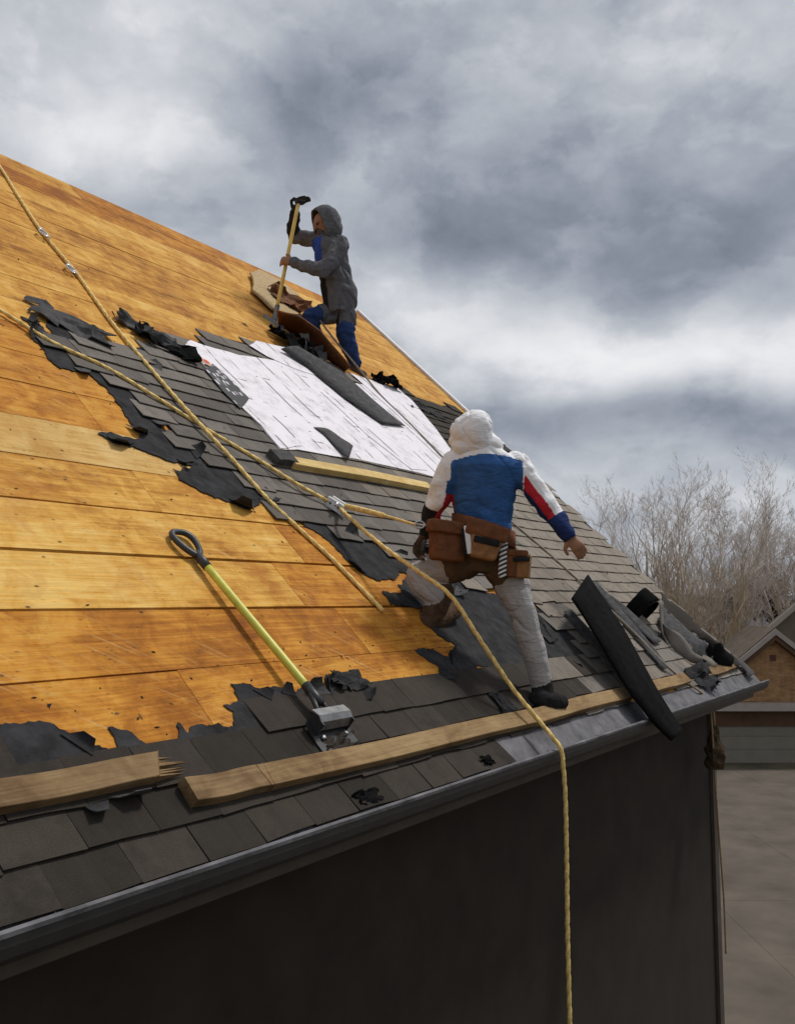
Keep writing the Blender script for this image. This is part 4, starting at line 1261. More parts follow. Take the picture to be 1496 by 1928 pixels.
RB += [h1, h1 + Vector((.012, -.005, -.18)), h1 + Vector((.012, -.006, -.5)), h1 + Vector((.004, -.008, -.9)), h1 + Vector((.01, -.012, -1.5))]
rope('rope', RB, .0110, 'rope', 'yellow lifeline crossing in front of the near worker and hanging over the gutter')
# metal ties on the first rope
def clip(c, d, label):
    c = rpt(c); d = Vector(d).normalized()
    s = d.cross(Vector((0, -ST, CT))).normalized()
    m = MB()
    pts = []
    for i in range(17):
        a = 2 * math.pi * i / 16
        pts.append(c + d * math.cos(a) * .055 + s * math.sin(a) * .028)
    m.tube(pts, .006, 6, 0, False)
    m.tube([c - d * .05 + s * .01, c + d * .07 - s * .02], .005, 6)
    m.tube([c - d * .08 - s * .02, c - d * .03 + s * .02], .009, 6)
    tag(m.build('carabiner', M['chrome'], None, True), label, 'carabiner')
dA = rpt((3.722,4.340,0.000)) - rpt((3.725,4.866,0.000))
clip((3.658,4.767,0.040), dA, 'bright carabiner clipped on the upper part of the yellow rope')
clip((3.646,4.288,0.030), dA, 'second bright carabiner, a little lower on the yellow rope')
# rope grab and lanyard of the near worker
gp = rpt((4.267,1.861,0.055))
gd = (Vector((4.134,1.131,6.979)) - rpt((4.061,2.036,0.045))).normalized()
nz = Vector((0, -ST, CT))
gs = gd.cross(nz).normalized()
rg_ = thing('rope_grab', gp, 'white metal rope grab on the lifeline beside the near worker', 'rope grab')
m = MB()
for s in (-1, 1):
    m.obox(gp + gs * .026 * s, gd * .065, gs * .007, nz * .03)
m.obox(gp + nz * -.018, gd * .05, gs * .02, nz * .006)
m.build('grab_body', M['white_metal'], rg_)
m = MB()
m.tube([gp + gs * .034 - gd * .03, gp - gs * .034 - gd * .03], .009, 8)
m.tube([gp + gs * .034 + gd * .03, gp - gs * .034 + gd * .03], .009, 8)
m.build('bolt', M['steel'], rg_, True)
m = MB()
m.tube([gp + gs * .03 + nz * .02, gp + gs * .06 + nz * .03 + gd * .02, gp + gs * .085 + nz * .02 + gd * .03], .008, 8)
m.build('lever', M['chrome'], rg_, True)
L0 = gp - gs * -.03
LP = [Vector((4.121,1.141,7.034)), Vector((4.143,1.006,7.001)), Vector((4.163,0.909,6.976)), Vector((4.199,0.807,6.943)), Vector((4.212,0.720,6.916))]
rope('lanyard', LP, .009, 'rope', 'yellow webbing lanyard from the white rope grab to the near worker belt', lobes=False)
m = MB()
m.tube(catmull([Vector((4.120,1.141,7.037)), Vector((4.135,1.068,7.019)), Vector((4.152,0.975,6.994)), Vector((4.166,0.904,6.973))], .02), .016, 8)
tag(m.build('lanyard_sleeve', M['rope'], None, True), 'thick sewn sleeve on the yellow lanyard next to the rope grab', 'sleeve')
m = MB()
m.tube([Vector((4.204,0.714,6.915)), Vector((4.217,0.660,6.911)), Vector((4.228,0.591,6.905))], .008, 8)
ring = [Vector((4.192,0.679,6.913)) + Vector((0, 0, 1)) * .02 * math.cos(a * .524) + VR * .028 * math.sin(a * .524) for a in range(13)]
m.tube(ring, .005, 6, 0, False)
tag(m.build('snap_hook', M['chrome'], None, True), 'steel snap hook joining the lanyard to the near worker belt', 'snap hook')
# lifeline of the far worker
RC = [Vector((6.489,3.379,9.299)), Vector((6.529,3.307,9.166))] + rr3([(6.596,4.500,0.160), (6.724,4.315,0.100), (6.815,4.100,0.050), (6.798,3.810,0.030), (6.810,3.414,0.030), (6.766,2.837,0.030), (6.727,2.338,0.030), (6.871,1.942,0.025), (6.952,1.644,0.025), (6.986,1.273,0.030), (6.902,0.905,0.060), (6.946,0.628,0.050), (6.908,0.333,0.050), (7.056,0.104,0.030)])
rope('rope', RC, .009, 'rope_grey', 'thin grey lifeline of the far worker trailing down behind the near worker to the eave', lobes=False, step=.03)
h2 = Vector((7.600,0.080,5.689))
rope('rope', [rpt((7.057,0.126,0.030)), rpt((7.166,0.041,0.020)), h2, Vector((7.634,0.068,5.572)), Vector((7.703,0.074,5.159)), Vector((7.785,0.079,4.635)), Vector((7.876,0.080,4.065)), Vector((7.935,0.094,3.584))], .008, 'rope_tan', 'thin tan cord hanging straight down from the gutter end', lobes=False, step=.03)
# frayed bundle tied under the gutter end
bc = Vector((7.764,0.081,5.320))
bt = thing('burlap_bundle', bc - Vector((0, 0, .2)), 'dark brown frayed bundle hanging below the gutter end', 'bundle')
V, F = [], []
nr, ns = 14, 12
for i in range(nr + 1):
    t = i / nr
    z = .14 - t * .34
    rr0 = .03 + .055 * min(1, t * 1.6) ** 1.4 * (1 if t < .93 else .8)
    for j in range(ns):
        a = 2 * math.pi * j / ns
        k = 1 + noise.noise(Vector((math.cos(a) * 2, math.sin(a) * 2, t * 5))) * .45
        V.append(bc + VR * math.cos(a) * rr0 * k + VB * math.sin(a) * rr0 * k + Vector((0, 0, z)))
for i in range(nr):
    for j in range(ns):
        F.append((i * ns + j, i * ns + (j + 1) % ns, (i + 1) * ns + (j + 1) % ns, (i + 1) * ns + j))
F += [tuple(range(ns)), tuple(reversed(range(nr * ns, nr * ns + ns)))]
M['burlap'] = simple('dark_burlap', (0.07, 0.045, 0.025), 0.95, 0.5, 40.0, bmp=0.6)
mesh_obj('wrapping', V, F, M['burlap'], bt, False)
m = MB()
m.tube([bc + Vector((0, 0, .14)), bc + Vector((-.01, 0, .26)), Vector((7.669,0.085,5.588))], .012, 6)
m.build('tie', M['rope_tan'], bt, True)

# ================================================================== the yellow handled tear-off shovel
a = Vector((2.809,1.291,0.034))
b = Vector((2.813,0.481,0.070))
A3, B3 = rpt(a), rpt(b)
d = (B3 - A3).normalized()
nrm = Vector((0, -ST, CT))
sd = d.cross(nrm).normalized()
nu_ = sd.cross(d).normalized()
sv = thing('tear_off_shovel', B3 - nrm * .05, 'tear off shovel with yellow green shaft and black grip lying on the golden boards', 'shovel')
m = MB()
m.tube([A3.lerp(B3, t / 10) for t in range(11)], .0175, 14)
m.build('shaft', M['fibre'], sv, True)
m = MB()
m.tube([A3 - d * .07, A3 - d * .02, A3 + d * .03], [.017, .021, .0205], 12)
loop = [A3 - d * .05 + sd * .006, A3 - d * .085 + sd * .035, A3 - d * .14 + sd * .055, A3 - d * .19 + sd * .056, A3 - d * .215 + sd * .035, A3 - d * .22,
        A3 - d * .215 - sd * .035, A3 - d * .19 - sd * .056, A3 - d * .14 - sd * .055, A3 - d * .085 - sd * .035, A3 - d * .05 - sd * .006]
m.tube(catmull(loop, .015), .0145, 10)
m.build('grip', M['plastic'], sv, True)
m = MB()
m.tube([B3 - d * .05, B3 + d * .02, B3 + d * .06], [.020, .021, .016], 12)
for s in (-1, 1):
    m.tube([B3 + d * .0 + sd * s * .012, B3 + d * .07 + sd * s * .028 - nu_ * .01, B3 + d * .15 + sd * s * .045 - nu_ * .035], [.012, .010, .008], 8)
m.build('socket', M['blackmetal'], sv, True)
# fulcrum plate: a bent sheet over the blade
H0 = B3 + d * .12
def head_pt(x, y, z): return H0 + sd * x + d * y + nu_ * z
def bent(path, half, thick, name, mm):
    def fn(s, t):
        i = s * (len(path) - 1)
        k = min(int(i), len(path) - 2)
        y = path[k][0] + (path[k + 1][0] - path[k][0]) * (i - k)
        z = path[k][1] + (path[k + 1][1] - path[k][1]) * (i - k)
        return head_pt((t * 2 - 1) * half, y, z)
    return grid_sheet(name, fn, len(path) - 1, 2, thick, mm, sv, False)
bent([(-.03, .015), (0.01, .024), (.035, .012), (.045, -.025)], .098, .006, 'fulcrum', M['steel'])
bent([(-.01, -.03), (.03, -.042), (.075, -.05), (.115, -.052)], .118, .005, 'blade', M['blackmetal'])
m = MB()
for k in range(7):
    x = -.110 + k * .0367
    m.obox(head_pt(x, .125, -.052), sd * .011, d * .016, nu_ * .003)
m.build('blade_teeth', M['blackmetal'], sv)
for s in (-1, 1):
    m = MB()
    m.obox(head_pt(s * .095, .015, -.018), sd * .003, d * .035, nu_ * .03)
    m.build('side_plate', M['blackmetal'], sv)
    m = MB()
    c = head_pt(s * .07, .065, -.046)
    m.tube([c, c + nu_ * .012], [.011, .009], 10)
    m.build('bolt', M['chrome'], sv, True)

# ================================================================== the far worker's shovel
A3, B3 = Vector((6.390,3.461,10.289)), Vector((6.165,3.520,9.180))
d = (B3 - A3).normalized()
fs = thing('roof_shovel', Vector((6.070,3.478,9.001)), 'yellow handled roofing shovel held upright by the far worker', 'shovel')
m = MB()
m.tube([A3.lerp(B3, t / 8) for t in range(9)], .0185, 10)
m.build('shaft', M['handle'], fs, True)
sdv = VR.copy()
m = MB()
m.tube([A3 - d * .03 - sdv * .04, A3 - d * .04 + sdv * .0, A3 - d * .03 + sdv * .07], .016, 8)
m.tube([A3 + d * .05, A3 - d * .03], .018, 8)
m.build('grip', M['plastic'], fs, True)
e = Vector((6.093,3.493,9.024))
m = MB()
m.tube([B3 - d * .06, B3, e], [.022, .024, .030], 8)
m.build('socket', M['steel'], fs, True)
m = MB()
bx = (Vector((6.131,3.395,8.952)) - Vector((6.024,3.535,9.059))) * .5
cc = Vector((6.082,3.476,9.008))
up_ = Vector((0, 0, 1))
for k in range(6):
    f0 = -1 + k * .4
    m.obox(cc + bx * f0 - up_ * .075, bx * .13, VB * .006, up_ * .03)
m.obox(cc, bx * 1.1, VB * .008, up_ * .06)
m.build('blade', M['steel'], fs)

# crumbs of shingle, splinters and nails left on the boards
rg = random.Random(21)
m = MB()
tot = 0
while tot < 650:
    u, v = rg.uniform(.8, 8.6), rg.uniform(.1, 5.6)
    near = inside(u + .35, v, UPPER) or inside(u, v - .3, LOWER) or inside(u + .2, v + .2, UPPER)
    if inside(u, v, UPPER) and rg.random() < .75: continue
    if not near and rg.random() < .90: continue
    s_ = rg.uniform(.0025, .008)
    if rg.random() < .05: s_ *= 2.2
    a = rg.uniform(0, 6.28)
    e1 = Vector((math.cos(a), math.sin(a), 0)) * s_ * rg.uniform(.8, 2.4)
    e2 = Vector((-math.sin(a), math.cos(a), 0)) * s_ * .6
    c = Vector((u, v, .002 if not inside(u, v, UPPER) else .021))
    P = [c - e1, c + e2, c + e1 * rg.uniform(.7, 1.2), c - e2 * rg.uniform(.5, 1.4)]
    P = [rpt(p) for p in P] + [rp(c.x, c.y, c.z + s_ * .6)]
    m.add(P, [(0, 1, 4), (1, 2, 4), (2, 3, 4), (3, 0, 4), (3, 2, 1, 0)], 0 if rg.random() < .75 else 1)
    tot += 1
tag(m.build('crumbs', [M['felt'], M['lumber']]), None, None, None, 'stuff')
# ================================================================== people
def capsule(a, b, r0, r1, n=14, flat=None):
    """closed tapered capsule; flat=(axis, factor) squashes its section"""
    a, b = Vector(a), Vector(b)
    d = b - a
    L = d.length
    d = d.normalized() if L > 1e-6 else Vector((0, 0, 1))
    x = d.orthogonal().normalized()
    y = d.cross(x)
    if flat:
        ax = Vector(flat[0])
        ax = (ax - d * ax.dot(d)).normalized()
        x, y = ax, d.cross(ax)
        kx = flat[1]
    else:
        kx = 1.0
    prof = [(-math.cos(i * math.pi / 10) * r0, math.sin(i * math.pi / 10) * r0) for i in range(0, 6)] + \
           [(L + math.sin(i * math.pi / 10) * r1, math.cos(i * math.pi / 10) * r1) for i in range(0, 6)]
    V, F = [], []
    for (h, r) in prof[1:-1]:
        for j in range(n):
            t = 2 * math.pi * j / n
            V.append(a + d * h + x * (math.cos(t) * r * kx) + y * (math.sin(t) * r))
    m = len(prof) - 2
    for i in range(m - 1):
        for j in range(n):
            F.append((i * n + j, i * n + (j + 1) % n, (i + 1) * n + (j + 1) % n, (i + 1) * n + j))
    V.append(a - d * r0); V.append(b + d * r1)
    k = len(V)
    for j in range(n):
        F.append((k - 2, (j + 1) % n, j))
        F.append((k - 1, (m - 1) * n + j, (m - 1) * n + (j + 1) % n))
    return V, F

def loft(rings, n=22):
    """rings: (centre, half axis x, half axis y) -> closed body"""
    V, F = [], []
    for (c, x, y) in rings:
        for j in range(n):
            t = 2 * math.pi * j / n
            V.append(Vector(c) + Vector(x) * math.cos(t) + Vector(y) * math.sin(t))
    m = len(rings)
    for i in range(m - 1):
        for j in range(n):
            F.append((i * n + j, i * n + (j + 1) % n, (i + 1) * n + (j + 1) % n, (i + 1) * n + j))
    F.append(tuple(reversed(range(n))))
    F.append(tuple((m - 1) * n + j for j in range(n)))
    return V, F

class Figure:
    def __init__(s):
        s.mb = MB()
        s.pr = []
    def cap(s, a, b, r0, r1, tag_, flat=None):
        a, b = Vector(a), Vector(b)
        s.mb.add(*capsule(a, b, r0, r1, 14, flat))
        s.pr.append((a, b, r0, r1, tag_))
    def chain(s, P, tag_, flat=None):
        """P: (point, radius) list"""
        for i in range(len(P) - 1):
            s.cap(P[i][0], P[i + 1][0], P[i][1], P[i + 1][1], (tag_, i) if not isinstance(tag_, tuple) else tag_, flat)
    def loft(s, rings, tag_):
        s.mb.add(*loft(rings))
        for i in range(len(rings) - 1):
            c0, x0, y0 = rings[i]
            c1, x1, y1 = rings[i + 1]
            # spread over the width so that the nearest-part test sees the whole slab
            for k in (-.55, 0, .55):
                s.pr.append((Vector(c0) + Vector(x0) * k, Vector(c1) + Vector(x1) * k, Vector(y0).length * .95, Vector(y1).length * .95, (tag_, i)))
    def hand(s, wrist, fwd, side, curl, tag_, sc=1.0, curl_n=None):
        """palm, four unequal fingers and a thumb; side points to the thumb"""
        fwd = Vector(fwd).normalized()
        side = (Vector(side) - fwd * Vector(side).dot(fwd)).normalized()
        nrm = fwd.cross(side).normalized() if curl_n is None else Vector(curl_n).normalized()
        w = Vector(wrist)
        k0 = w + fwd * .085 * sc
        s.cap(w + fwd * .02 * sc, w + fwd * .070 * sc, .030 * sc, .036 * sc, tag_, (nrm, .52))
        for i, (o, L) in enumerate(((.030, .068), (.010, .078), (-.010, .072), (-.029, .058))):
            p = w + fwd * .082 * sc + side * o * sc
            dd = fwd.copy()
            for q, f in enumerate((.45, .32, .27)):
                dd = (dd * math.cos(curl) + nrm * math.sin(curl)).normalized()
                e = p + dd * L * f * sc * 1.15
                s.cap(p, e, (.0105 - q * .0008) * sc, (.0100 - q * .0008) * sc, tag_)
                p = e
        p = w + fwd * .03 * sc + side * .030 * sc
        e = p + (fwd * .6 + side * .75 + nrm * .25).normalized() * .042 * sc
        s.cap(p, e, .014 * sc, .012 * sc, tag_)
        s.cap(e, e + (fwd * .8 + side * .1 + nrm * .55).normalized() * .034 * sc, .0115 * sc, .010 * sc, tag_)
    def build(s, name, mats, parent, rule, voxel, fold, smooth=4):
        me = bpy.data.meshes.new('tmp')
        me.from_pydata([tuple(v) for v in s.mb.V], [], s.mb.F)
        o = bpy.data.objects.new('tmp', me)
        COL.objects.link(o)
        r = o.modifiers.new('r', 'REMESH')
        r.mode = 'VOXEL'; r.voxel_size = voxel
        sm = o.modifiers.new('s', 'SMOOTH')
        sm.factor = .5; sm.iterations = smooth
        dg = bpy.context.evaluated_depsgraph_get()
        ev = o.evaluated_get(dg)
        m2 = bpy.data.meshes.new_from_object(ev)
        bpy.data.objects.remove(o)
        n = len(m2.vertices)
        co = np.empty(n * 3, dtype=np.float64); m2.vertices.foreach_get('co', co); co = co.reshape(-1, 3)
        no = np.array([tuple(v.normal) for v in m2.vertices])
        best = np.full(n, 1e9); bi = np.zeros(n, int); bt = np.zeros(n)
        for k, (a, b, r0, r1, t_) in enumerate(s.pr):
            a_, d_ = np.array(a), np.array(b - a)
            L2 = max(d_ @ d_, 1e-9)
            t = np.clip(((co - a_) @ d_) / L2, 0, 1)
            dist = np.linalg.norm(co - (a_ + t[:, None] * d_), axis=1) - (r0 + (r1 - r0) * t)
            w = dist < best
            best[w] = dist[w]; bi[w] = k; bt[w] = t[w]
        vm = np.zeros(n, int)
        for i in range(n):
            p = Vector(co[i])
            tg = s.pr[bi[i]][4]
            vm[i] = rule(tg, bt[i], p, Vector(no[i]))
            d = fold(tg, bt[i], p, Vector(no[i]))
            if d: co[i] += no[i] * d
        V = [Vector(c) for c in co]
        F = [tuple(p.vertices) for p in m2.polygons]
        mi = [int(np.bincount(vm[list(f)]).argmax()) for f in F]
        ob = mesh_obj(name, V, F, mats, parent, True, mi)
        return ob

def hood_shell(name, c, f, up, rx, rz, open_deg, thick, m, parent, seed=1.0, back=1.0, drop=0.0):
    """a hood: an egg-shaped shell, open towards f"""
    c, f = Vector(c), Vector(f).normalized()
    u = (Vector(up) - f * Vector(up).dot(f)).normalized()
    sdd = f.cross(u)
    def fn(s, t):
        th = R(open_deg) + (math.pi - .02 - R(open_deg)) * s
        ph = 2 * math.pi * t
        k = 1 + noise.noise(Vector((math.cos(ph) * 2 + seed, math.sin(ph) * 2, s * 3))) * .10 + noise.noise(Vector((math.cos(ph) * 5 + seed, math.sin(ph) * 5, s * 4))) * .05
        z = math.sin(th) * math.cos(ph)
        return c + f * (math.cos(th) * rx * back * k) + u * (z * rz * k - (drop * (1 - z) * .5 if z < 0 else 0)) + sdd * (math.sin(th) * math.sin(ph) * rx * .93 * k)
    return grid_sheet(name, fn, 18, 28, thick, m, parent, True)

M['skin'] = simple('tanned_skin', (0.34, 0.17, 0.095), 0.55, 0.15, 30.0, spec=0.4)
M['skin_dark'] = simple('shaded_tan_skin', (0.30, 0.14, 0.075), 0.55, 0.15, 30.0, spec=0.4)
M['white_cloth'] = weave('white_jersey', (0.87, 0.86, 0.87), .04, .35)
M['blue_cloth'] = weave('blue_jersey', (0.045, 0.125, 0.33), .2, .5)
M['navy_cloth'] = weave('navy_sleeve', (0.022, 0.04, 0.13), .2, .5)
M['red_cloth'] = weave('red_panel', (0.52, 0.03, 0.045), .15, .3)
M['trouser'] = weave('pale_grey_trousers', (0.42, 0.395, 0.385), .12, .5)
M['seat_brown'] = weave('brown_trouser_seat', (0.105, 0.068, 0.04), .3, .3)
M['boot'] = weave('brown_boot_leather', (0.085, 0.052, 0.031), .4, .3, 30)
M['boot_black'] = weave('black_boot', (0.018, 0.017, 0.017), .3, .3, 30)
M['leather'] = weave('red_brown_leather', (0.17, 0.066, 0.028), .35, .25, 22, 0.7)
M['leather_tan'] = weave('tan_leather', (0.29, 0.145, 0.06), .35, .25, 22, 0.7)
M['glove'] = weave('dark_work_glove', (0.035, 0.032, 0.03), .4, .3, 30)
M['grey_fleece'] = weave('grey_fleece', (0.125, 0.126, 0.136), .25, .45, 22)
M['jeans'] = weave('blue_denim', (0.028, 0.055, 0.155), .35, .4, 18)
M['blue_shirt'] = weave('bright_blue_shirt', (0.035, 0.075, 0.33), .12, .3)
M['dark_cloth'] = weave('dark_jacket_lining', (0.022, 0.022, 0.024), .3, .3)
M['eye'] = simple('dark_eye', (0.015, 0.01, 0.008), 0.3, 0.1)
M['lip'] = simple('lip', (0.22, 0.07, 0.05), 0.5, 0.1)
def stripes_mat():
    m, N = mat('black_white_spiral', 0.5, 0.3)
    g = N.n('ShaderNodeNewGeometry')
    s = N.n('ShaderNodeSeparateXYZ', {0: (g, 'Position')})
    k = N.m('ADD', (s, 2), N.m('MULTIPLY', (s, 1), .55))
    fr_ = N.m('FRACT', N.m('MULTIPLY', k, 42.0))
    setc(N, N.ramp(fr_, [(0.48, (0.02, 0.02, 0.02)), (0.55, (0.72, 0.72, 0.70))]))
    return m
M['spiral'] = stripes_mat()

# ------------------------------------------------------------------ near worker
D0 = 4.97
PXM = D0 / 1700.0
dep = VB
def ring(c, hw, hd, tilt=0.0):
    return (Vector(c), VR * hw * PXM + Vector((0, 0, -tilt * hw * PXM)), dep * hd)
wk = thing('person', rp(4.55, 0.5, 0.02), 'hooded worker in white, blue and red jersey with tool belt, stepping along the eave', 'person')
f = Figure()
f.loft([ring((4.395,0.390,6.843), 50, .125, .22), ring((4.376,0.386,6.921), 54, .130, .18), ring((4.362,0.371,7.022), 59, .135, .08), ring((4.339,0.350,7.136), 63, .140, .04), ring((4.317,0.331,7.220), 67, .135, .04), ring((4.305,0.324,7.270), 63, .110, .04), ring((4.286,0.326,7.309), 38, .085, .0), ring((4.262,0.339,7.336), 24, .07, 0)], 'torso')
f.cap((4.251,0.356,7.330), (4.208,0.354,7.396), .065, .07, ('neck', 0))
f.cap((4.247,0.403,7.404), (4.246,0.382,7.431), .08, .085, ('head', 0))
# shoulders and sleeves
LA = [((4.225,0.465,7.243), .078), ((4.217,0.528,7.150), .074), ((4.231,0.578,7.058), .066), ((4.249,0.638,6.974), .052), ((4.266,0.684,6.876), .040)]
RA_ = [((4.407,0.196,7.231), .080), ((4.456,0.126,7.117), .068), ((4.491,0.056,7.014), .064), ((4.515,-0.000,6.927), .052), ((4.531,-0.047,6.851), .043)]
f.chain(LA, 'larm')
f.chain(RA_, 'rarm')
f.hand((4.265,0.686,6.871), Vector((4.245,0.734,6.764)) - Vector((4.265,0.686,6.871)), VR + dep * .3, .55, ('glove', 0), 1.0)
f.hand((4.532,-0.047,6.848), Vector((4.558,-0.107,6.764)) - Vector((4.532,-0.047,6.848)), -VR * .4 + Vector((0, 0, -1)) , .50, ('skin', 0), .98)
# pelvis, legs
f.loft([ring((4.399,0.435,6.650), 56, .10, .1), ring((4.393,0.431,6.726), 62, .132, .12), ring((4.398,0.409,6.805), 56, .135, .2), ring((4.389,0.394,6.872), 51, .125, .22)], 'pelvis')
f.chain([((4.450,0.329,6.726), .118), ((4.483,0.269,6.585), .100), ((4.505,0.223,6.455), .080), ((4.538,0.197,6.324), .072), ((4.582,0.175,6.179), .066), ((4.627,0.167,6.049), .062)], 'rleg')
f.chain([((4.350,0.494,6.726), .120), ((4.325,0.630,6.681), .104), ((4.309,0.733,6.635), .092)], 'lthigh')
f.chain([((4.297,0.733,6.635), .092), ((4.285,0.690,6.569), .084), ((4.284,0.647,6.521), .072)], 'lshin')
# boots
f.chain([((4.331,0.628,6.539), .074), ((4.295,0.641,6.457), .068), ((4.261,0.669,6.381), .056)], 'lboot')
f.chain([((4.236,0.673,6.364), .050), ((4.374,0.662,6.391), .056), ((4.518,0.656,6.437), .050)], 'lboot')
f.chain([((4.629,0.164,6.049), .060), ((4.630,0.157,5.974), .060)], 'rboot')
f.chain([((4.572,0.155,5.962), .056), ((4.652,0.129,5.945), .058), ((4.742,0.106,5.933), .046)], 'rboot')
NM = ['white_cloth', 'blue_cloth', 'navy_cloth', 'red_cloth', 'trouser', 'seat_brown', 'boot', 'boot_black', 'skin', 'glove', 'dark_cloth']
NI = {k: i for i, k in enumerate(NM)}
yoke = Vector((4.285,0.313,7.296)).z
shL, shR = Vector((4.190,0.468,7.215)), Vector((4.396,0.165,7.201))
def near_rule(tg, t, p, n):
    k, i = tg
    x = (p - shL).dot(VR)
    if k == 'torso':
        w = (shR - shL).dot(VR)
        if p.z > yoke + .03 * math.cos((x / w - .5) * 3.0) - .048: return NI['white_cloth']
        if x < -.012 and p.z > Vector((4.186,0.486,7.143)).z or x > w + .012: return NI['white_cloth']
        if x < .012 and p.z < Vector((4.192,0.490,7.072)).z: return NI['red_cloth']
        return NI['blue_cloth']
    if k in ('neck',): return NI['white_cloth']
    if k == 'head': return NI['skin']
    if k == 'larm':
        a = i + t
        if a > 3.05: return NI['dark_cloth']
        ax = (LA[min(i + 1, 4)][0] if isinstance(LA[0][0], Vector) else Vector(LA[min(i + 1, 4)][0])) - Vector(LA[i][0])
        c = Vector(LA[i][0]) + ax * t
        if (p - c).dot(VR) > .016 and a > 1.2: return NI['red_cloth']
        if a > 2.55: return NI['dark_cloth']
        return NI['white_cloth']
    if k == 'rarm':
        a = i + t
        if a > 2.75: return NI['navy_cloth']
        ax = Vector(RA_[min(i + 1, 4)][0]) - Vector(RA_[i][0])
        c = Vector(RA_[i][0]) + ax * t
        dn = (ax.normalized().cross(dep)).normalized()
        if dn.z > 0: dn = -dn
        h = (p - c).dot(dn)
        if h > .004 and a > .35:
            return NI['red_cloth'] if h < .047 else NI['navy_cloth']
        return NI['white_cloth']
    if k in ('pelvis',): return NI['seat_brown']
    if k == 'rleg': return NI['seat_brown'] if i + t < .75 + .25 * noise.noise(p * 9) else NI['trouser']
    if k == 'lthigh': return NI['seat_brown'] if i + t < .62 + .2 * noise.noise(p * 9) else NI['trouser']
    if k == 'lshin': return NI['trouser']
    if k == 'lboot': return NI['boot']
    if k == 'rboot': return NI['boot_black']
    if k == 'skin': return NI['skin']
    if k == 'glove': return NI['boot']
    return 0
def near_fold(tg, t, p, n):
    k, i = tg
    if k == 'torso':
        low = max(0, min(1, (yoke - .12 - p.z) / .25))
        q = Vector((p.dot(VR) * 3.0, p.z * 13 + (p - shL).dot(VR) * 6 * ((p - shL).dot(VR) - .36), 1.0))
        q2 = Vector((p.dot(VR) * 2.6, p.z * 12 + (p - shL).dot(VR) * 9 * ((p - shL).dot(VR) - .38) + noise.noise(p * 5) * .5, 4.0))
        rid = max(0, 1 - abs(noise.noise(q2)) * 4.5) ** 1.4
        q3 = Vector((p.dot(VR) * 9 + p.z * 6, p.z * 3, 9.0))
        rid3 = max(0, 1 - abs(noise.noise(q3)) * 3.5) ** 2
        return noise.noise(q) * (.002 + .006 * low) - rid * (.001 + .010 * low * (.4 + abs(noise.noise(p * 6)) * 2)) - rid3 * .005
    if k in ('larm', 'rarm'):
        return noise.noise(Vector((p.x * 11, p.y * 11, p.z * 15))) * .014 + noise.noise(p * 24) * .005
    if k in ('rleg', 'lthigh', 'lshin', 'pelvis'):
        bend = math.exp(-((i + t - 2.3) / .6) ** 2) if k == 'rleg' else .6
        rid = max(0, 1 - abs(noise.noise(Vector((p.x * 5, p.y * 5, p.z * 12 + p.dot(VR) * 8)))) * 3.5) ** 2
        if bend > .1: return noise.noise(p * 8) * .008 - rid * .014 * bend
        return noise.noise(Vector((p.x * 7, p.y * 7, p.z * 15 + p.x * 5))) * (.005 + .016 * bend) + noise.noise(p * 18) * .003
    if k in ('lboot', 'rboot'):
        return noise.noise(p * 26) * .004
    return 0
f.build('body', [M[k] for k in NM], wk, near_rule, .0062, near_fold, 3)
h_ = Figure()
h_.cap((4.240,0.356,7.427), (4.221,0.388,7.410), .104, .098, ('hood', 0))
h_.cap((4.229,0.393,7.412), (4.211,0.445,7.371), .092, .052, ('hood', 0))
h_.cap((4.231,0.354,7.408), (4.257,0.346,7.341), .098, .092, ('hood', 0))
h_.cap((4.205,0.406,7.334), (4.300,0.284,7.330), .062, .064, ('hood', 1))
def hood_fold(tg, t, p, n):
    q = Vector((p.dot(VR) * 9 + p.z * 5, p.z * 5 - p.dot(VR) * 2, p.dot(dep) * 5))
    return noise.noise(p * 7) * .006 - max(0, 1 - abs(noise.noise(q * 1.3)) * 4.5) ** 1.5 * .009
h_.build('hood', [M['white_cloth']], wk, lambda *a: 0, .006, hood_fold, 6)

# tool belt: worn, so it moves with him
def rbox(name, c, hx, hy, hz, m, parent, tilt=0.0, yaw=0.0, bev=.012, taper=1.0, lean=0.0):
    """rounded box facing the back of the worker: hx across, hy deep, hz tall; tapers to the bottom"""
    c = Vector(c)
    ax = VR * math.cos(yaw) + dep * math.sin(yaw)
    ay = dep * math.cos(yaw) - VR * math.sin(yaw)
    az_ = Vector((0, 0, 1))
    if tilt:
        q = Matrix.Rotation(tilt, 3, ay)
        ax, az_ = q @ ax, q @ az_
    P = []
    for (sz) in (-1, 1):
        k = taper if sz < 0 else 1.0
        for (sx, sy) in ((-1, -1), (1, -1), (1, 1), (-1, 1)):
            P.append(c + ax * hx * sx * k + ay * hy * sy + az_ * hz * sz)
    b = MB(); b.box8(P)
    o = b.build(name, M[m], parent)
    bv = o.modifiers.new('round', 'BEVEL'); bv.width = bev; bv.segments = 3
    for p_ in o.data.polygons: p_.use_smooth = True
    return o
wc_ = Vector((4.387,0.386,6.877))
Rb = []
for i in range(29):
    a = 2 * math.pi * i / 28
    Rb.append(wc_ + VR * math.cos(a) * .168 + dep * math.sin(a) * .146 + Vector((0, 0, -.055 * math.cos(a))))
V, F = [], []
for i, p in enumerate(Rb[:-1]):
    o_ = (p - wc_); o_.z = 0; o_ = o_.normalized()
    V += [p + Vector((0, 0, -.045)), p + Vector((0, 0, .045)), p + o_ * .008 + Vector((0, 0, .045)), p + o_ * .008 + Vector((0, 0, -.045))]
n_ = 28
for i in range(n_):
    j = (i + 1) % n_
    for q in range(4):
        F.append((i * 4 + q, j * 4 + q, j * 4 + (q + 1) % 4, i * 4 + (q + 1) % 4))
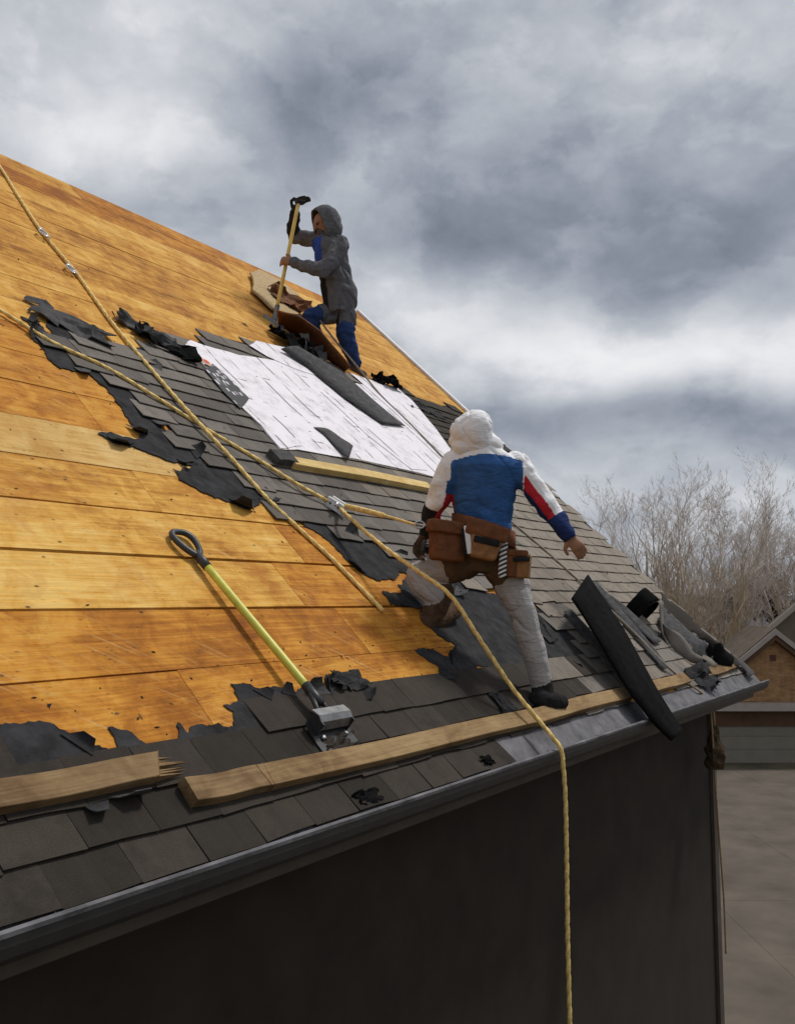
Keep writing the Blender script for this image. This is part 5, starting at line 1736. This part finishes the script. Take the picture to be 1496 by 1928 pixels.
belt = mesh_obj('tool_belt', V, F, M['leather'], wk, True)
px_ = PXM
rbox('pouch', (4.174,0.491,6.805), 36 * px_, .045, 34 * px_, 'leather', belt, .08, .35, .02, .86)
rbox('pouch_flap', (4.150,0.476,6.886), 38 * px_, .046, 12 * px_, 'leather', belt, .10, .35, .014)
rbox('pouch', (4.260,0.311,6.792), 33 * px_, .042, 27 * px_, 'leather_tan', belt, .20, .05, .02, .72)
rbox('pouch_flap', (4.252,0.293,6.865), 40 * px_, .030, 14 * px_, 'leather', belt, .24, .0, .014)
rbox('pouch_opening', (4.230,0.282,6.809), 24 * px_, .012, 6 * px_, 'dark_cloth', belt, .22, .05, .006)
rbox('strap', (4.182,0.368,6.818), 5 * px_, .006, 26 * px_, 'white_metal', belt, -.12, .1, .004)
rbox('strap', (4.179,0.392,6.808), 3 * px_, .008, 24 * px_, 'dark_cloth', belt, -.05, .1, .003)
rbox('spiral_tool', (4.330,0.240,6.713), 7.5 * px_, .014, 33 * px_, 'spiral', belt, .06, 0, .008)
rbox('pouch', (4.410,0.180,6.680), 20 * px_, .05, 22 * px_, 'leather_tan', belt, .05, -.3, .012, .9)
rbox('pouch', (4.368,0.206,6.685), 10 * px_, .03, 22 * px_, 'leather', belt, .04, -.2, .010, .9)
rbox('pouch_flap', (4.389,0.181,6.748), 19 * px_, .045, 6 * px_, 'leather', belt, .05, -.2, .008)
rbox('pouch_opening', (4.362,0.146,6.715), 15 * px_, .012, 4 * px_, 'dark_cloth', belt, .0, -.3, .004)
rbox('holster', (4.188,0.635,6.788), 9 * px_, .02, 12 * px_, 'blackmetal', belt, .3, .5, .008)
m = MB()
for k in range(7):
    c = Vector((4.174,0.544,6.914)).lerp(Vector((4.173,0.619,6.798)), k / 6)
    m.tube([c + Vector((0, 0, .008 * math.cos(a * .785))) + VR * .011 * math.sin(a * .785) for a in range(9)], .003, 5, 0, False)
m.build('chain', M['chrome'], belt, True)

# ------------------------------------------------------------------ far worker
PXM = 8.68 / 1700.0
fk = thing('person', rp(6.9, 4.6, 0.02), 'worker in grey hooded fleece and blue jeans driving a shovel below the ridge', 'person')
f = Figure()
f.loft([ring((6.701,3.184,9.232), 27, .135), ring((6.695,3.175,9.334), 32, .150), ring((6.676,3.180,9.471), 34, .155), ring((6.643,3.201,9.623), 31, .145), ring((6.611,3.222,9.776), 32, .145), ring((6.590,3.233,9.893), 33, .135), ring((6.581,3.233,9.969), 26, .11), ring((6.572,3.239,10.015), 15, .075)], 'torso')
f.cap((6.575,3.241,9.979), (6.556,3.253,10.065), .07, .07, ('neck', 0))
hc = Vector((6.533,3.248,10.082))
ff = (-VR * .82 - dep * .42 + Vector((0, 0, -.35))).normalized()
fu = (Vector((0, 0, 1)) - ff * ff.z).normalized()
fsid = ff.cross(fu)
f.cap(hc + fu * .03, hc - fu * .045 + ff * .01, .098, .082, ('head', 0))
f.cap(hc - fu * .085 + ff * .055, hc - fu * .088 + ff * .06, .042, .036, ('head', 0))
f.cap(hc + ff * .095 + fu * .012, hc + ff * .118 - fu * .022, .012, .018, ('head', 0))
f.cap(hc + ff * .085 + fu * .032 + fsid * .04, hc + ff * .085 + fu * .032 - fsid * .04, .018, .018, ('head', 0))
FA = [((6.622,3.350,9.983), .080), ((6.599,3.519,10.030), .074), ((6.546,3.631,10.054), .068), ((6.481,3.604,10.138), .060), ((6.421,3.534,10.223), .050)]
NA = [((6.571,3.089,9.853), .088), ((6.485,3.098,9.708), .082), ((6.388,3.158,9.571), .074), ((6.307,3.272,9.601), .062), ((6.247,3.390,9.643), .050)]
f.chain(FA, 'farm')
f.chain(NA, 'narm')
f.hand((6.410,3.531,10.234), Vector((6.399,3.437,10.350)) - Vector((6.410,3.531,10.234)), -VR, .75, ('glove', 0), 1.25, VR)
f.hand((6.241,3.398,9.648), Vector((6.213,3.505,9.683)) - Vector((6.241,3.398,9.648)), Vector((0, 0, 1)), .75, ('skin', 0), 1.15, dep)
f.chain([((6.735,3.134,9.232), .105), ((6.743,3.151,9.064), .092), ((6.807,3.154,8.923), .078), ((6.896,3.150,8.801), .066)], 'leg')
f.chain([((6.696,3.259,9.255), .105), ((6.577,3.333,9.226), .095), ((6.498,3.386,9.183), .085)], 'leg')
f.chain([((6.499,3.386,9.173), .082), ((6.577,3.397,9.064), .07), ((6.668,3.390,8.954), .06)], 'leg')
f.chain([((6.915,3.163,8.775), .058), ((6.870,3.168,8.708), .055), ((6.963,3.108,8.682), .045)], 'boot')
f.chain([((6.683,3.402,8.960), .058), ((6.655,3.419,8.893), .050), ((6.788,3.433,8.915), .042)], 'boot')
FM = ['grey_fleece', 'jeans', 'blue_shirt', 'skin_dark', 'glove', 'dark_cloth', 'boot']
FI = {k: i for i, k in enumerate(FM)}
ftop, fbot = Vector((6.481,3.244,9.932)).z, Vector((6.485,3.277,9.710)).z
def far_rule(tg, t, p, n):
    k, i = tg
    if k == 'torso':
        x = (p - Vector((6.594,3.235,9.852))).dot(VR)
        if fbot - .02 < p.z < ftop + .02 and -.20 < x < -.065 and n.dot(VR) < -.25: return FI['blue_shirt']
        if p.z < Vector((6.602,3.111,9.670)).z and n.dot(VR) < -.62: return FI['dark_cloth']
        return FI['grey_fleece']
    if k == 'head': return FI['skin_dark']
    if k == 'neck': return FI['grey_fleece'] if n.dot(ff) < .2 else FI['blue_shirt']
    if k == 'farm': return FI['dark_cloth'] if i + t > 2.3 else FI['grey_fleece']
    if k == 'narm': return FI['grey_fleece']
    if k == 'leg': return FI['jeans']
    if k == 'boot': return FI['boot']
    if k == 'glove': return FI['glove']
    if k == 'skin': return FI['skin_dark']
    return 0
def far_fold(tg, t, p, n):
    k, i = tg
    if k == 'torso':
        return noise.noise(Vector((p.x * 5, p.y * 5, p.z * 9 + p.x * 4))) * .014 - max(0, 1 - abs(noise.noise(Vector((p.x * 5, p.y * 5, p.z * 8 + p.x * 6)))) * 3.2) ** 2 * .020
    if k in ('farm', 'narm'):
        return noise.noise(Vector((p.x * 14, p.y * 14, p.z * 14))) * .018 + noise.noise(p * 34) * .006
    if k == 'leg':
        return noise.noise(Vector((p.x * 9, p.y * 9, p.z * 24))) * .014
    return 0
f.build('body', [M[k] for k in FM], fk, far_rule, .0085, far_fold, 3)
hood_shell('hood', hc - ff * .015 + fu * .02, ff, Vector((0, 0, 1)), .138, .158, 56, .012, M['grey_fleece'], fk, 5.1, 1.05, .03)
for s in (-1, 1):
    m = MB(); c = hc + ff * .093 + fu * .012 + fsid * s * .036
    m.add(*capsule(c - fsid * .01, c + fsid * .01, .008, .008, 8))
    m.build('eye', M['eye'], fk, True)
m = MB(); c = hc + ff * .098 - fu * .065
m.add(*capsule(c - fsid * .022, c + fsid * .022, .007, .007, 8))
m.build('mouth', M['lip'], fk, True)
